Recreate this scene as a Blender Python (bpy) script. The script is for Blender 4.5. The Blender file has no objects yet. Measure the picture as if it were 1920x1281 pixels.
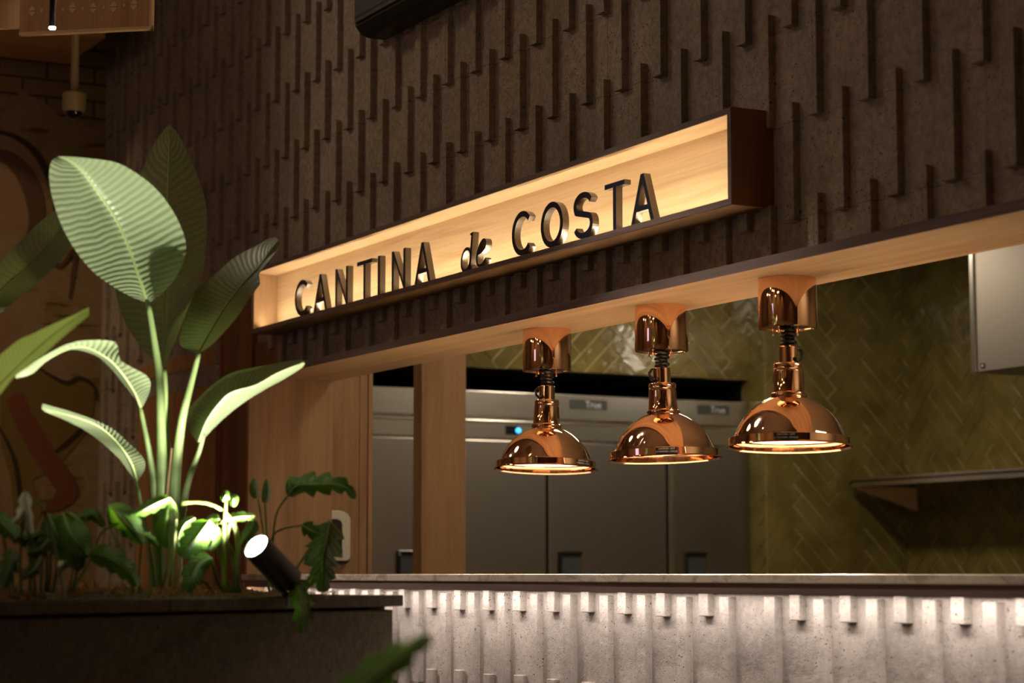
import bpy, bmesh, math, random
from mathutils import Vector, Matrix
random.seed(7)
S = bpy.context.scene
PI = math.pi

# ------------------------------------------------------------------ camera
CAMH = 1.10
FPX = 4100.0
PITCH = math.radians(6.077)
ALPHA = math.radians(27.6486)            # angle between the view and the run of the stone wall
Fh = Vector((-math.cos(ALPHA), math.sin(ALPHA), 0))
Rt = Vector((math.sin(ALPHA), math.cos(ALPHA), 0))
Uz = Vector((0, 0, 1))
Fw = Fh * math.cos(PITCH) + Uz * math.sin(PITCH)
Up = -Fh * math.sin(PITCH) + Uz * math.cos(PITCH)
CAM = Vector((0, 0, CAMH))
cd = bpy.data.cameras.new('camera')
cd.sensor_width = 36.0
cd.lens = FPX / 1920 * 36.0
cd.clip_start = 0.05
cd.clip_end = 100
cd.dof.use_dof = True
cd.dof.focus_distance = 6.45
cd.dof.aperture_fstop = 3.4
co = bpy.data.objects.new('camera', cd)
co.matrix_world = Matrix((
    (Rt.x, Up.x, -Fw.x, 0), (Rt.y, Up.y, -Fw.y, 0), (Rt.z, Up.z, -Fw.z, CAMH), (0, 0, 0, 1)))
S.collection.objects.link(co)
S.camera = co
S.view_settings.view_transform = 'Standard'
S.view_settings.look = 'None'
S.view_settings.gamma = 1.0
S.view_settings.use_curve_mapping = False
S.view_settings.exposure = 0.0

# ------------------------------------------------------------------ world and large lights
W = bpy.data.worlds.new('world')
S.world = W
W.use_nodes = True
W.node_tree.nodes['Background'].inputs[0].default_value = (0.9, 0.62, 0.4, 1)
W.node_tree.nodes['Background'].inputs[1].default_value = 0.004


def aim(o, loc, target, roll=None):
    o.location = loc
    d = Vector(target) - Vector(loc)
    o.rotation_euler = d.to_track_quat('-Z', 'Y').to_euler()


def area(name, loc, target, sx, sy, power, col, spread=180):
    l = bpy.data.lights.new(name, 'AREA')
    l.shape = 'RECTANGLE'
    l.size, l.size_y = sx, sy
    l.energy = power
    l.color = col
    l.spread = math.radians(spread)
    o = bpy.data.objects.new(name, l)
    S.collection.objects.link(o)
    aim(o, loc, target)
    return o


def spot(name, loc, target, power, col, ang, blend=0.5, rad=0.03):
    l = bpy.data.lights.new(name, 'SPOT')
    l.energy = power
    l.color = col
    l.spot_size = math.radians(ang)
    l.spot_blend = blend
    l.shadow_soft_size = rad
    o = bpy.data.objects.new(name, l)
    S.collection.objects.link(o)
    aim(o, loc, target)
    return o


WARM = (1.0, 0.72, 0.45)
# strip under the countertop, washing down the stone front
area('counter_strip_light', (-5.35, 3.112, 1.058), (-5.35, 3.1121, 0), 5.6, 0.02, 14.0, (1.0, 0.87, 0.79)).rotation_euler = (0, 0, 0)
# ceiling spots of the dining room that graze the stone wall
spot('wall_spot_light', (-8.7, 0.9, 4.45), (-6.6, 3.18, 2.75), 68, (1.0, 0.77, 0.52), 60, 0.9, 0.30)
spot('wall_spot_light_c', (-6.9, 1.0, 4.45), (-4.2, 3.18, 2.5), 38, (1.0, 0.8, 0.6), 52, 0.9, 0.30)
spot('counter_spot_light', (-9.2, 1.0, 3.6), (-6.3, 3.12, 0.42), 400, (1.0, 0.84, 0.72), 29, 0.6, 0.04)
spot('counter_spot_light_b', (-6.4, 1.6, 4.0), (-4.3, 3.12, 0.45), 320, (1.0, 0.84, 0.72), 32, 0.6, 0.04)
spot('wall_spot_light_b', (-5.6, 0.4, 4.45), (-4.0, 3.18, 2.5), 4, (1.0, 0.8, 0.6), 60, 0.9, 0.06)
spot('mural_spot_light', (-8.6, -0.2, 4.4), (-10.44, 2.2, 2.3), 130, (1.0, 0.7, 0.4), 50, 0.9, 0.06)
spot('screen_spot_light', (-4.2, 0.7, 3.9), (-6.0, 1.6, 2.7), 9, (1.0, 0.66, 0.36), 60, 0.9, 0.06)
for i, (x, y) in enumerate(((-1.5, -2.2), (0.8, -1.5), (-3.6, -2.6), (-6.2, -2.8), (2.6, -0.4), (-0.6, -4.0))):
    spot('ceiling_spot_light_%d' % i, (x, y, 4.5), (x, y, 0), 105, WARM, 84, 0.6, 0.07)
# festoon of small bare lamps across the dining room behind the camera
for i in range(9):
    l = bpy.data.lights.new('festoon_light', 'POINT')
    l.energy = 4.5
    l.color = WARM
    l.shadow_soft_size = .05
    o = bpy.data.objects.new('festoon_light', l)
    S.collection.objects.link(o)
    o.location = (-8.6 + .8 * i, -3.4 + (.9 if i % 2 else 0), 3.3 - .25 * math.sin(i * 1.3))
for i, x in enumerate((-7.5, -4.5, -1.5, 1.5)):
    spot('wall_fill_light_%d' % i, (x, -4.2, 4.5), (x, -6, 1.9), 130, WARM, 80, 0.8, 0.06)  # added out of view to brighten the back wall mirrored in the copper
area('kitchen_fill_light', (-3.1, 4.8, 2.86), (-3.1, 4.8, 0), 0.3, 1.2, 30, (1.0, 0.84, 0.62))  # added out of view to brighten the right side of the copper domes
# kitchen lights
area('kitchen_panel_light', (-8.9, 5.9, 2.86), (-9.1, 5.9, 0), 0.3, 1.2, 42, (1.0, 0.84, 0.62))
area('kitchen_panel_light_b', (-7.0, 4.3, 2.86), (-7.4, 5.4, 0), .3, .9, 13, (1.0, 0.8, 0.56))

for i, p in enumerate(((-8.05, 7.5, 2.58), (-7.97, 7.62, 2.66))):
    l = bpy.data.lights.new('kitchen_bulb_light', 'POINT')
    l.energy = 3.0
    l.color = (1.0, .86, .68)
    l.shadow_soft_size = .03
    o = bpy.data.objects.new('kitchen_bulb_light', l)
    S.collection.objects.link(o)
    o.location = p
spot('front_plant_spot_light', (-1.5, 0.2, 4.45), (-2.27, .98, 1.03), 300, (1.0, 0.85, 0.6), 15, 0.6, 0.04)

# ------------------------------------------------------------------ helpers


def at(px, py, Z):
    """a point of the place seen at this spot of the picture, Z metres in front of the lens"""
    return CAM + (Fw + Rt * ((px - 960) / FPX) - Up * ((py - 640.5) / FPX)) * Z


def on(px, py, axis, v):
    d = Fw + Rt * ((px - 960) / FPX) - Up * ((py - 640.5) / FPX)
    return CAM + d * ((v - CAM[axis]) / d[axis])


def tag(o, label=None, cat=None, group=None, kind=None):
    if label:
        o['label'] = label
    if cat:
        o['category'] = cat
    if group:
        o['group'] = group
    if kind:
        o['kind'] = kind
    return o


def thing(name, label, cat, loc=(0, 0, 0), group=None):
    o = bpy.data.objects.new(name, None)
    o.empty_display_size = 0.05
    o.location = loc
    S.collection.objects.link(o)
    return tag(o, label, cat, group)


def obj(name, bm, mats, parent=None, smooth=False, bevel=0.0, world=True, auto=None):
    me = bpy.data.meshes.new(name)
    bmesh.ops.recalc_face_normals(bm, faces=bm.faces)
    bm.to_mesh(me)
    bm.free()
    if not isinstance(mats, (list, tuple)):
        mats = [mats]
    for m in mats:
        me.materials.append(m)
    if smooth:
        for p in me.polygons:
            p.use_smooth = True
    o = bpy.data.objects.new(name, me)
    S.collection.objects.link(o)
    if parent is not None:
        o.parent = parent
        if world:                                  # verts are given in world space
            off = Vector((0, 0, 0))
            q = parent
            while q is not None:
                off += q.location
                q = q.parent
            me.transform(Matrix.Translation(-off))
    if auto:
        md = o.modifiers.new('edge_split', 'EDGE_SPLIT')
        md.split_angle = math.radians(auto)
    if bevel:
        md = o.modifiers.new('bevel', 'BEVEL')
        md.width = bevel
        md.segments = 2
        md.limit_method = 'ANGLE'
    return o


def box(bm, x0, x1, y0, y1, z0, z1, mi=0):
    v = [bm.verts.new(p) for p in ((x0, y0, z0), (x1, y0, z0), (x1, y1, z0), (x0, y1, z0),
                                   (x0, y0, z1), (x1, y0, z1), (x1, y1, z1), (x0, y1, z1))]
    for q in ((0, 1, 2, 3), (4, 5, 6, 7), (0, 1, 5, 4), (1, 2, 6, 5), (2, 3, 7, 6), (3, 0, 4, 7)):
        f = bm.faces.new([v[i] for i in q])
        f.material_index = mi
    return v


def B(*a):
    bm = bmesh.new()
    box(bm, *a)
    return bm


def tube(bm, pts, rads, n=10, cap=True):
    pts = [Vector(p) for p in pts]
    if not isinstance(rads, (list, tuple)):
        rads = [rads] * len(pts)
    rings = []
    prev = None
    for i, p in enumerate(pts):
        t = (pts[min(i + 1, len(pts) - 1)] - pts[max(i - 1, 0)]).normalized()
        a = prev if prev is not None else (Vector((1, 0, 0)) if abs(t.x) < .8 else Vector((0, 1, 0)))
        a = (a - t * a.dot(t)).normalized()
        prev = a
        b = t.cross(a)
        rings.append([bm.verts.new(p + (a * math.cos(2 * PI * k / n) + b * math.sin(2 * PI * k / n)) * rads[i]) for k in range(n)])
    for r0, r1 in zip(rings, rings[1:]):
        for k in range(n):
            bm.faces.new((r0[k], r0[(k + 1) % n], r1[(k + 1) % n], r1[k]))
    if cap:
        bm.faces.new(rings[0])
        bm.faces.new(rings[-1])


def lathe(bm, prof, c=(0, 0, 0), n=64, close=False):
    rings = []
    for r, z in prof:
        if r < 1e-6:
            rings.append([bm.verts.new((c[0], c[1], c[2] + z))])
        else:
            rings.append([bm.verts.new((c[0] + r * math.cos(2 * PI * k / n), c[1] + r * math.sin(2 * PI * k / n), c[2] + z)) for k in range(n)])
    for r0, r1 in zip(rings, rings[1:]):
        for k in range(n):
            k2 = (k + 1) % n
            if len(r0) == 1 and len(r1) == 1:
                continue
            if len(r0) == 1:
                bm.faces.new((r0[0], r1[k2], r1[k]))
            elif len(r1) == 1:
                bm.faces.new((r0[k], r0[k2], r1[0]))
            else:
                bm.faces.new((r0[k], r0[k2], r1[k2], r1[k]))


def spline(P, n):
    """Catmull-Rom through P, n even samples by index"""
    P = [Vector(p) for p in P]
    L = [0]
    for a, b in zip(P, P[1:]):
        L.append(L[-1] + (b - a).length)
    out = []
    for i in range(n):
        s = L[-1] * i / (n - 1)
        k = max(j for j in range(len(P) - 1) if L[j] <= s + 1e-12) if s > 0 else 0
        u = (s - L[k]) / max(L[k + 1] - L[k], 1e-9)
        p0 = P[max(k - 1, 0)]
        p1, p2 = P[k], P[k + 1]
        p3 = P[min(k + 2, len(P) - 1)]
        out.append(0.5 * ((2 * p1) + (p2 - p0) * u + (2 * p0 - 5 * p1 + 4 * p2 - p3) * u * u + (3 * p1 - p0 - 3 * p2 + p3) * u ** 3))
    return out


# ------------------------------------------------------------------ materials
def mat(name, col=(.5, .5, .5), rough=.5, metal=0.0, spec=.5, emit=None, estr=0):
    m = bpy.data.materials.new(name)
    m.use_nodes = True
    b = m.node_tree.nodes['Principled BSDF']
    b.inputs['Base Color'].default_value = (*col, 1)
    b.inputs['Roughness'].default_value = rough
    b.inputs['Metallic'].default_value = metal
    b.inputs['Specular IOR Level'].default_value = spec
    if emit:
        b.inputs['Emission Color'].default_value = (*emit, 1)
        b.inputs['Emission Strength'].default_value = estr
    return m


class N:
    def __init__(s, m):
        s.m = m
        s.t = m.node_tree
        s.b = s.t.nodes['Principled BSDF']

    def n(s, kind, **kw):
        q = s.t.nodes.new(kind)
        for k, v in kw.items():
            if k in q.inputs:
                q.inputs[k].default_value = v
            else:
                setattr(q, k, v)
        return q

    def l(s, a, b):
        s.t.links.new(a, b)

    def coord(s, scale=(1, 1, 1), rot=(0, 0, 0), out='Object', loc=(0, 0, 0)):
        c = s.n('ShaderNodeTexCoord')
        mp = s.n('ShaderNodeMapping')
        mp.inputs['Scale'].default_value = scale
        mp.inputs['Rotation'].default_value = rot
        mp.inputs['Location'].default_value = loc
        s.l(c.outputs[out], mp.inputs['Vector'])
        return mp.outputs['Vector']

    def ramp(s, src, stops):
        r = s.n('ShaderNodeValToRGB')
        e = r.color_ramp.elements
        while len(e) < len(stops):
            e.new(0.5)
        for q, (p, c) in zip(e, stops):
            q.position = p
            q.color = (*c, 1) if len(c) == 3 else c
        s.l(src, r.inputs[0])
        return r.outputs[0]

    def mix(s, fac, a, b, mode='MIX'):
        q = s.n('ShaderNodeMix', data_type='RGBA', blend_type=mode)
        if isinstance(fac, (int, float)):
            q.inputs[0].default_value = fac
        else:
            s.l(fac, q.inputs[0])
        for i, v in ((6, a), (7, b)):
            if isinstance(v, tuple):
                q.inputs[i].default_value = (*v, 1)
            else:
                s.l(v, q.inputs[i])
        return q.outputs[2]

    def bump(s, h, strength=.3, dist=.01, prev=None):
        q = s.n('ShaderNodeBump')
        q.inputs['Strength'].default_value = strength
        q.inputs['Distance'].default_value = dist
        s.l(h, q.inputs['Height'])
        if prev is not None:
            s.l(prev, q.inputs['Normal'])
        return q.outputs[0]

    def math(s, op, a, b=None):
        q = s.n('ShaderNodeMath', operation=op)
        for i, v in enumerate((a, b)):
            if v is None:
                continue
            if isinstance(v, (int, float)):
                q.inputs[i].default_value = v
            else:
                s.l(v, q.inputs[i])
        return q.outputs[0]


def wood(name, c0, c1, axis, rough=.45, scale=1.0):
    """grain along the given axis (0,1,2)"""
    m = mat(name, c0, rough, 0, .35)
    s = N(m)
    sc = [14 * scale] * 3
    sc[axis] = 0.9 * scale
    v = s.coord(tuple(sc))
    n1 = s.n('ShaderNodeTexNoise', Scale=1.0, Detail=5.0, Roughness=.6, Distortion=.6)
    s.l(v, n1.inputs['Vector'])
    sc2 = [160 * scale] * 3
    sc2[axis] = 3.5 * scale
    n2 = s.n('ShaderNodeTexNoise', Scale=1.0, Detail=3.0)
    s.l(s.coord(tuple(sc2)), n2.inputs['Vector'])
    col = s.ramp(n1.outputs[0], [(.3, c1), (.5, c0), (.7, tuple(min(1, x * 1.12) for x in c0))])
    fine = s.ramp(n2.outputs[0], [(.3, (.88, .86, .84)), (.62, (1, 1, 1))])
    s.l(s.mix(1.0, col, fine, 'MULTIPLY'), s.b.inputs['Base Color'])
    s.l(s.bump(n2.outputs[0], .08, .002), s.b.inputs['Normal'])
    return m


M = {}
OAK0, OAK1 = (.61, .43, .255), (.47, .30, .16)
M['oak_x'] = wood('oak_along_wall', OAK0, OAK1, 0)
M['oak_z'] = wood('oak_upright', (.46, .285, .155), (.36, .21, .105), 2)
M['oak_y'] = wood('oak_into_wall', OAK0, OAK1, 1)
M['walnut_x'] = wood('walnut_edge', (.19, .138, .122), (.12, .08, .068), 0, .5)
M['dark_board'] = wood('dark_stained_board', (.26, .105, .045), (.18, .07, .03), 2, .5)
M['door_wood'] = wood('door_wood', (.46, .235, .10), (.36, .175, .072), 2, .5)
M['case_skin'] = wood('case_outside', (.11, .06, .02), (.08, .042, .014), 0, .5)
M['screen_wood'] = wood('screen_wood', (.50, .30, .15), (.42, .24, .115), 2, .55)
M['black'] = mat('black_matte', (.006, .006, .007), .5)
M['black_gloss'] = mat('black_gloss', (.008, .008, .009), .2)
M['void'] = mat('void_black', (.003, .003, .003), .9, 0, .1)


def stone(name, c, joints=True, grit=.42):
    m = mat(name, c, .88, 0, .25)
    s = N(m)
    v = s.coord()
    big = s.n('ShaderNodeTexNoise', Scale=3.0, Detail=4.0)
    s.l(v, big.inputs['Vector'])
    mid = s.n('ShaderNodeTexNoise', Scale=45.0, Detail=6.0, Roughness=.75)
    s.l(v, mid.inputs['Vector'])
    vor = s.n('ShaderNodeTexVoronoi', Scale=95.0)
    s.l(v, vor.inputs['Vector'])
    vor2 = s.n('ShaderNodeTexVoronoi', Scale=38.0)
    s.l(v, vor2.inputs['Vector'])
    spk = s.n('ShaderNodeTexVoronoi', Scale=130.0)
    s.l(s.coord(loc=(3.3, 1.1, 7.7)), spk.inputs['Vector'])
    col = s.ramp(big.outputs[0], [(.3, tuple(x * .66 for x in c)), (.7, tuple(x * 1.18 for x in c))])
    col = s.mix(grit, col, s.ramp(mid.outputs[0], [(.36, tuple(x * .35 for x in c)), (.62, tuple(x * 1.35 for x in c))]))
    # pores gather in patches
    pm = s.ramp(big.outputs[0], [(.42, (0, 0, 0)), (.6, (1, 1, 1))])
    p1 = s.ramp(vor.outputs[0], [(.10, (1, 1, 1)), (.2, (0, 0, 0))])
    p2 = s.ramp(vor2.outputs[0], [(.07, (1, 1, 1)), (.13, (0, 0, 0))])
    pore = s.math('MULTIPLY', s.math('MAXIMUM', p1, p2), s.math('ADD', pm, .45))
    col = s.mix(s.math('MULTIPLY', pore, .75), col, tuple(x * .2 for x in c))
    sp = s.ramp(spk.outputs[0], [(.04, (1, 1, 1)), (.1, (0, 0, 0))])
    col = s.mix(s.math('MULTIPLY', sp, .35), col, (.75, .68, .58))
    h = s.math('SUBTRACT', mid.outputs[0], s.math('MULTIPLY', pore, 1.2))
    nb = s.bump(h, .65, .005)
    if joints:
        br = s.n('ShaderNodeTexBrick', offset=.5)
        br.inputs['Scale'].default_value = 1.0
        br.inputs['Mortar Size'].default_value = .0016
        br.inputs['Mortar Smooth'].default_value = .3
        br.inputs['Brick Width'].default_value = .422
        br.inputs['Row Height'].default_value = .251
        c0 = s.n('ShaderNodeTexCoord')
        sep = s.n('ShaderNodeSeparateXYZ')
        cmb = s.n('ShaderNodeCombineXYZ')
        s.l(c0.outputs['Object'], sep.inputs[0])
        s.l(s.math('ADD', sep.outputs[0], 20 * .422 - .02), cmb.inputs[0])
        s.l(s.math('ADD', sep.outputs[2], .251 * 10 - 2.493 + .251 * 9), cmb.inputs[1])
        s.l(cmb.outputs[0], br.inputs['Vector'])
        col = s.mix(s.math('MULTIPLY', s.math('MULTIPLY', br.outputs['Fac'], pm), .6), col, tuple(x * .25 for x in c))
        nb = s.bump(s.math('SUBTRACT', 1.0, br.outputs['Fac']), .25, .002, nb)
    s.l(col, s.b.inputs['Base Color'])
    s.l(nb, s.b.inputs['Normal'])
    return m


M['stone'] = stone('basalt_tile', (.36, .30, .235))
M['stone_plain_lit'] = stone('basalt_tile_plain_lit', (.45, .405, .365), False, .2)  # jointless copy of the tile, paler to paint in the counter's wash light
M['planter_stone'] = stone('planter_stone', (.13, .107, .076), False)
M['copper'] = mat('polished_copper', (.95, .62, .42), .05, 1.0)
M['copper_in'] = mat('shade_inside', (.92, .74, .63), .4, 0)
M['cord'] = mat('black_cord', (.01, .01, .01), .35)
M['steel'] = mat('brushed_steel', (.60, .565, .53), .27, 1.0)
M['steel_dimmed'] = mat('dimmed_steel', (.33, .305, .28), .34, 1.0)  # same steel as the bodies, darkened to paint dim reflections on the doors
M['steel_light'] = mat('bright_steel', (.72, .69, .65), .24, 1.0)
_s = N(M['steel'])
_n = _s.n('ShaderNodeTexNoise', Scale=1.0, Detail=4.0)
_s.l(_s.coord((4, 4, 260)), _n.inputs['Vector'])
_s.l(_s.ramp(_n.outputs[0], [(.3, (.27, .27, .27)), (.7, (.31, .31, .31))]), _s.b.inputs['Roughness'])
_s.l(_s.bump(_n.outputs[0], .006, .002), _s.b.inputs['Normal'])
M['grey_plate'] = mat('grey_badge', (.035, .037, .037), .45)
M['badge_text'] = mat('badge_text', (.45, .47, .48), .4)
M['bulb'] = mat('lit_bulb', (1, .8, .6), .4, emit=(1, .72, .46), estr=60)
M['led'] = mat('blue_led', (.1, .5, .9), .4, emit=(.02, .36, 1.0), estr=2.6)
M['lens'] = mat('lit_lens', (1, 1, 1), .3, emit=(1, .97, .9), estr=30)
M['white_plastic'] = mat('white_plastic', (.85, .83, .80), .35)
M['cream'] = mat('cream_metal', (.36, .27, .13), .5)
M['letter_face'] = mat('letter_face', (.018, .024, .048), .3)
M['letter_side'] = mat('letter_side', (.15, .13, .11), .36, 1.0)
M['sticker_text'] = mat('sticker_text', (.8, .78, .74), .5)
M['navy'] = mat('navy_sticker', (.012, .012, .06), .4)
M['grout'] = mat('grout', (.40, .34, .19), .8)
M['floor'] = mat('floor_stone', (.16, .115, .08), .5)
M['ceiling'] = mat('ceiling_timber', (.36, .25, .15), .8)
M['kitchen_ceiling'] = mat('kitchen_ceiling', (.55, .5, .42), .8)
M['room_wall'] = wood('room_wall_wood', (.34, .21, .11), (.24, .14, .07), 2, .6)
M['kitchen_wall'] = mat('kitchen_plaster', (.55, .45, .32), .7)
M['soil'] = mat('soil', (.05, .027, .012), .95)
M['fibre'] = mat('coconut_fibre', (.36, .17, .055), .9)
M['pale_wood'] = mat('pale_wood', (.66, .50, .28), .6)
M['petal'] = mat('pale', (.7, .75, .62), .5)

m = mat('olive_tile', (.1, .085, .034), .12, 0, .6)
s = N(m)
oi = s.n('ShaderNodeTexNoise', Scale=6.0, Detail=2.0)
s.l(s.coord(), oi.inputs['Vector'])
s.l(s.ramp(oi.outputs[0], [(.35, (.088, .068, .018)), (.65, (.135, .108, .032))]), s.b.inputs['Base Color'])
nz = s.n('ShaderNodeTexNoise', Scale=22.0, Detail=2.0)
s.l(s.coord(), nz.inputs['Vector'])
s.l(s.bump(nz.outputs[0], .22, .01), s.b.inputs['Normal'])
M['tile'] = m

m = mat('pale_counter_stone', (.56, .47, .36), .32, 0, .5)
s = N(m)
a = s.n('ShaderNodeTexNoise', Scale=9.0, Detail=8.0, Roughness=.7, Distortion=1.2)
s.l(s.coord((1, 1, 2)), a.inputs['Vector'])
s.l(s.ramp(a.outputs[0], [(.40, (.38, .32, .25)), (.5, (.62, .55, .45)), (.7, (.68, .61, .52))]), s.b.inputs['Base Color'])
M['counter'] = m


def leafmat(name, c, dark, trans=.28, freq=46, bump=.5, rough=.34):
    m = mat(name, c, rough, 0, .5)
    s = N(m)
    uv = s.n('ShaderNodeUVMap')
    sep = s.n('ShaderNodeSeparateXYZ')
    s.l(uv.outputs[0], sep.inputs[0])
    a = s.math('ABSOLUTE', s.math('SUBTRACT', sep.outputs[0], .5))
    ph = s.math('MULTIPLY', s.math('SUBTRACT', sep.outputs[1], s.math('MULTIPLY', a, .22)), freq)
    nz = s.n('ShaderNodeTexNoise', Scale=9.0, Detail=3.0)
    s.l(s.coord(), nz.inputs['Vector'])
    ph = s.math('ADD', ph, s.math('MULTIPLY', nz.outputs[0], 1.3))
    w = s.math('SINE', s.math('MULTIPLY', ph, 2 * PI))
    w01 = s.math('ADD', s.math('MULTIPLY', w, .5), .5)
    rib = s.math('SUBTRACT', 1.0, s.math('MINIMUM', s.math('MULTIPLY', a, 34.0), 1.0))
    col = s.mix(w01, dark, c)
    col = s.mix(s.math('MULTIPLY', rib, .7), col, tuple(min(1, x * 1.7 + .03) for x in c))
    s.l(col, s.b.inputs['Base Color'])
    nb = s.bump(w01, bump, .004)
    s.l(nb, s.b.inputs['Normal'])
    tr = s.n('ShaderNodeBsdfTranslucent')
    s.l(s.mix(1.0, col, (1.0, 1.0, .35), 'MULTIPLY'), tr.inputs[0])
    mx = s.n('ShaderNodeMixShader')
    mx.inputs[0].default_value = trans
    s.l(s.b.outputs[0], mx.inputs[1])
    s.l(tr.outputs[0], mx.inputs[2])
    out = s.t.nodes['Material Output']
    s.l(mx.outputs[0], out.inputs[0])
    return m


M['leaf'] = leafmat('paddle_leaf', (.25, .315, .175), (.20, .265, .13), .12, 33, .34, .42)
M['leaf_dark'] = leafmat('lobed_leaf', (.085, .19, .024), (.06, .14, .016), .22, 11, .35, .4)
M['midrib'] = mat('midrib', (.30, .40, .15), .45)
M['stem'] = mat('leaf_stalk', (.25, .36, .13), .42)
M['stem_thin'] = mat('thin_stalk', (.17, .22, .045), .45)
M['husk'] = mat('dry_husk', (.42, .25, .14), .8)
M['bud'] = mat('pale_bud', (.62, .68, .55), .5)

# ------------------------------------------------------------------ the setting
YB, YR = 3.182, 3.160          # face of the stone tiles, face of their ribs
ZS, ZT = 1.880, 1.906          # underside and top of the opening's wooden lining
ZC = 1.10                      # countertop
XJ = -8.17                     # left jamb of the opening
XE = -2.2                      # far right, out of frame

bm = bmesh.new()
box(bm, -10.44, XE, YB, 3.455, ZT, 4.6)
box(bm, XJ, XE, YB, 3.42, 0, 1.05, 1)
box(bm, -10.44, -9.85, YB, 3.455, 0, ZT)
box(bm, -9.85, -8.66, 3.26, 3.455, 0, ZT)
box(bm, -8.66, -8.19, YB + .02, 3.455, 0, ZT)
for k in range(-36, 41):
    xr = -6.61 + .1055 * k
    x0 = xr - .045
    zb = 2.493 - .502 * 8 + (.251 if k % 2 else 0)
    while zb < 4.6:
        a0 = zb + random.uniform(-.003, .003)
        a1 = zb + .304 + random.uniform(-.003, .003)
        zb += .502
        if xr > XJ + .05:
            if a0 < 1.053 < a1:
                a1 = 1.053
            if a0 < ZT < a1:
                a0 = ZT
            if a0 >= 1.0529 and a1 <= ZT + .0001:
                continue
        elif xr > -9.84:
            if x0 < -9.84:
                continue
            if a0 < 2.09 < a1:
                a0 = 2.09
            if a1 <= 2.09:
                continue
        if -4.80 < xr < -4.68 and .9 < a0 < 1.05:
            continue
        if a1 - a0 < .01 or x0 < -10.43 or a1 < .02:
            continue
        a0, a1 = max(a0, 0), min(a1, 4.6)
        d = random.uniform(-.0025, .0025)
        box(bm, x0 + random.uniform(-.002, .002), xr + random.uniform(-.002, .002), YR + d, YB + .004, a0, a1, 1 if a1 < 1.06 and xr > XJ else 0)
tag(obj('wall_front', bm, [M['stone'], M['stone_plain_lit']], bevel=.0022), kind='structure')

tag(obj('floor', B(-13, 5, -6, 9.2, -.1, 0), M['floor']), kind='structure')
tag(obj('ceiling', B(-10.6, 4.1, -6.1, 3.455, 4.6, 4.7), M['ceiling']), kind='structure')
tag(obj('ceiling_kitchen', B(-11.2, XE, 3.455, 8.0, 2.9, 3.0), M['kitchen_ceiling']), kind='structure')
tag(obj('wall_right', B(4.0, 4.1, -6, 3.2, 0, 4.6), M['room_wall']), kind='structure')
tag(obj('wall_back', B(-10.44, 4.0, -6.1, -6, 0, 4.6), M['room_wall']), kind='structure')
tag(obj('wall_kitchen_right', B(XE, XE + .1, 3.455, 8.0, 0, 3.0), M['kitchen_wall']), kind='structure')

# mural wall on the left
m = mat('painted_brick', (.3, .2, .1), .8)
s = N(m)
c0 = s.n('ShaderNodeTexCoord')
sep = s.n('ShaderNodeSeparateXYZ')
s.l(c0.outputs['Object'], sep.inputs[0])
cmb = s.n('ShaderNodeCombineXYZ')
s.l(sep.outputs[1], cmb.inputs[0])
s.l(sep.outputs[2], cmb.inputs[1])
br = s.n('ShaderNodeTexBrick', offset=.5)
br.inputs['Scale'].default_value = 1.0
br.inputs['Mortar Size'].default_value = .006
br.inputs['Brick Width'].default_value = .24
br.inputs['Row Height'].default_value = .086
br.inputs['Color1'].default_value = (.30, .20, .085, 1)
br.inputs['Color2'].default_value = (.24, .15, .065, 1)
br.inputs['Mortar'].default_value = (.07, .035, .02, 1)
s.l(cmb.outputs[0], br.inputs['Vector'])
nz = s.n('ShaderNodeTexNoise', Scale=3.2, Detail=4.0, Distortion=.8)
s.l(cmb.outputs[0], nz.inputs['Vector'])
edge = s.math('ADD', sep.outputs[2], s.math('MULTIPLY', s.math('SUBTRACT', nz.outputs[0], .5), .5))
fac = s.ramp(edge, [(.0, (0, 0, 0)), (1.0, (1, 1, 1))])
gt = s.math('GREATER_THAN', edge, 3.40)
wv = s.n('ShaderNodeTexNoise', Scale=1.6, Detail=5.0, Distortion=2.4)
s.l(cmb.outputs[0], wv.inputs['Vector'])
streak = s.n('ShaderNodeTexNoise', Scale=1.0, Detail=5.0, Distortion=.4)
mp = s.n('ShaderNodeMapping')
mp.inputs['Rotation'].default_value = (0, 0, .7)
mp.inputs['Scale'].default_value = (3, 26, 1)
s.l(cmb.outputs[0], mp.inputs['Vector'])
s.l(mp.outputs[0], streak.inputs['Vector'])
paint = s.ramp(wv.outputs[0], [(.40, (.30, .19, .10)), (.5, (.33, .235, .125)), (.6, (.28, .19, .07))])
sm = s.math('MULTIPLY', s.ramp(streak.outputs[0], [(.56, (0, 0, 0)), (.64, (1, 1, 1))]), s.ramp(wv.outputs[0], [(.5, (0, 0, 0)), (.58, (1, 1, 1))]))
paint = s.mix(s.math('MULTIPLY', sm, .8), paint, (.09, .045, .022))
s.l(s.mix(gt, paint, br.outputs[0]), s.b.inputs['Base Color'])
XM = -10.44
wl = tag(obj('wall_left', B(XM - .1, XM, -6, YB, 0, 4.6), m), kind='structure')


def flat_shape(name, pts, col, lift, parent, thick=.002):
    bm = bmesh.new()
    v = [bm.verts.new((XM + lift, *on(px, py, 0, XM)[1:])) for px, py in pts]
    f = bm.faces.new(v)
    r = bmesh.ops.extrude_face_region(bm, geom=[f])
    for e in r['geom']:
        if isinstance(e, bmesh.types.BMVert):
            e.co.x -= thick
    return obj(name, bm, col, parent)


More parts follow.
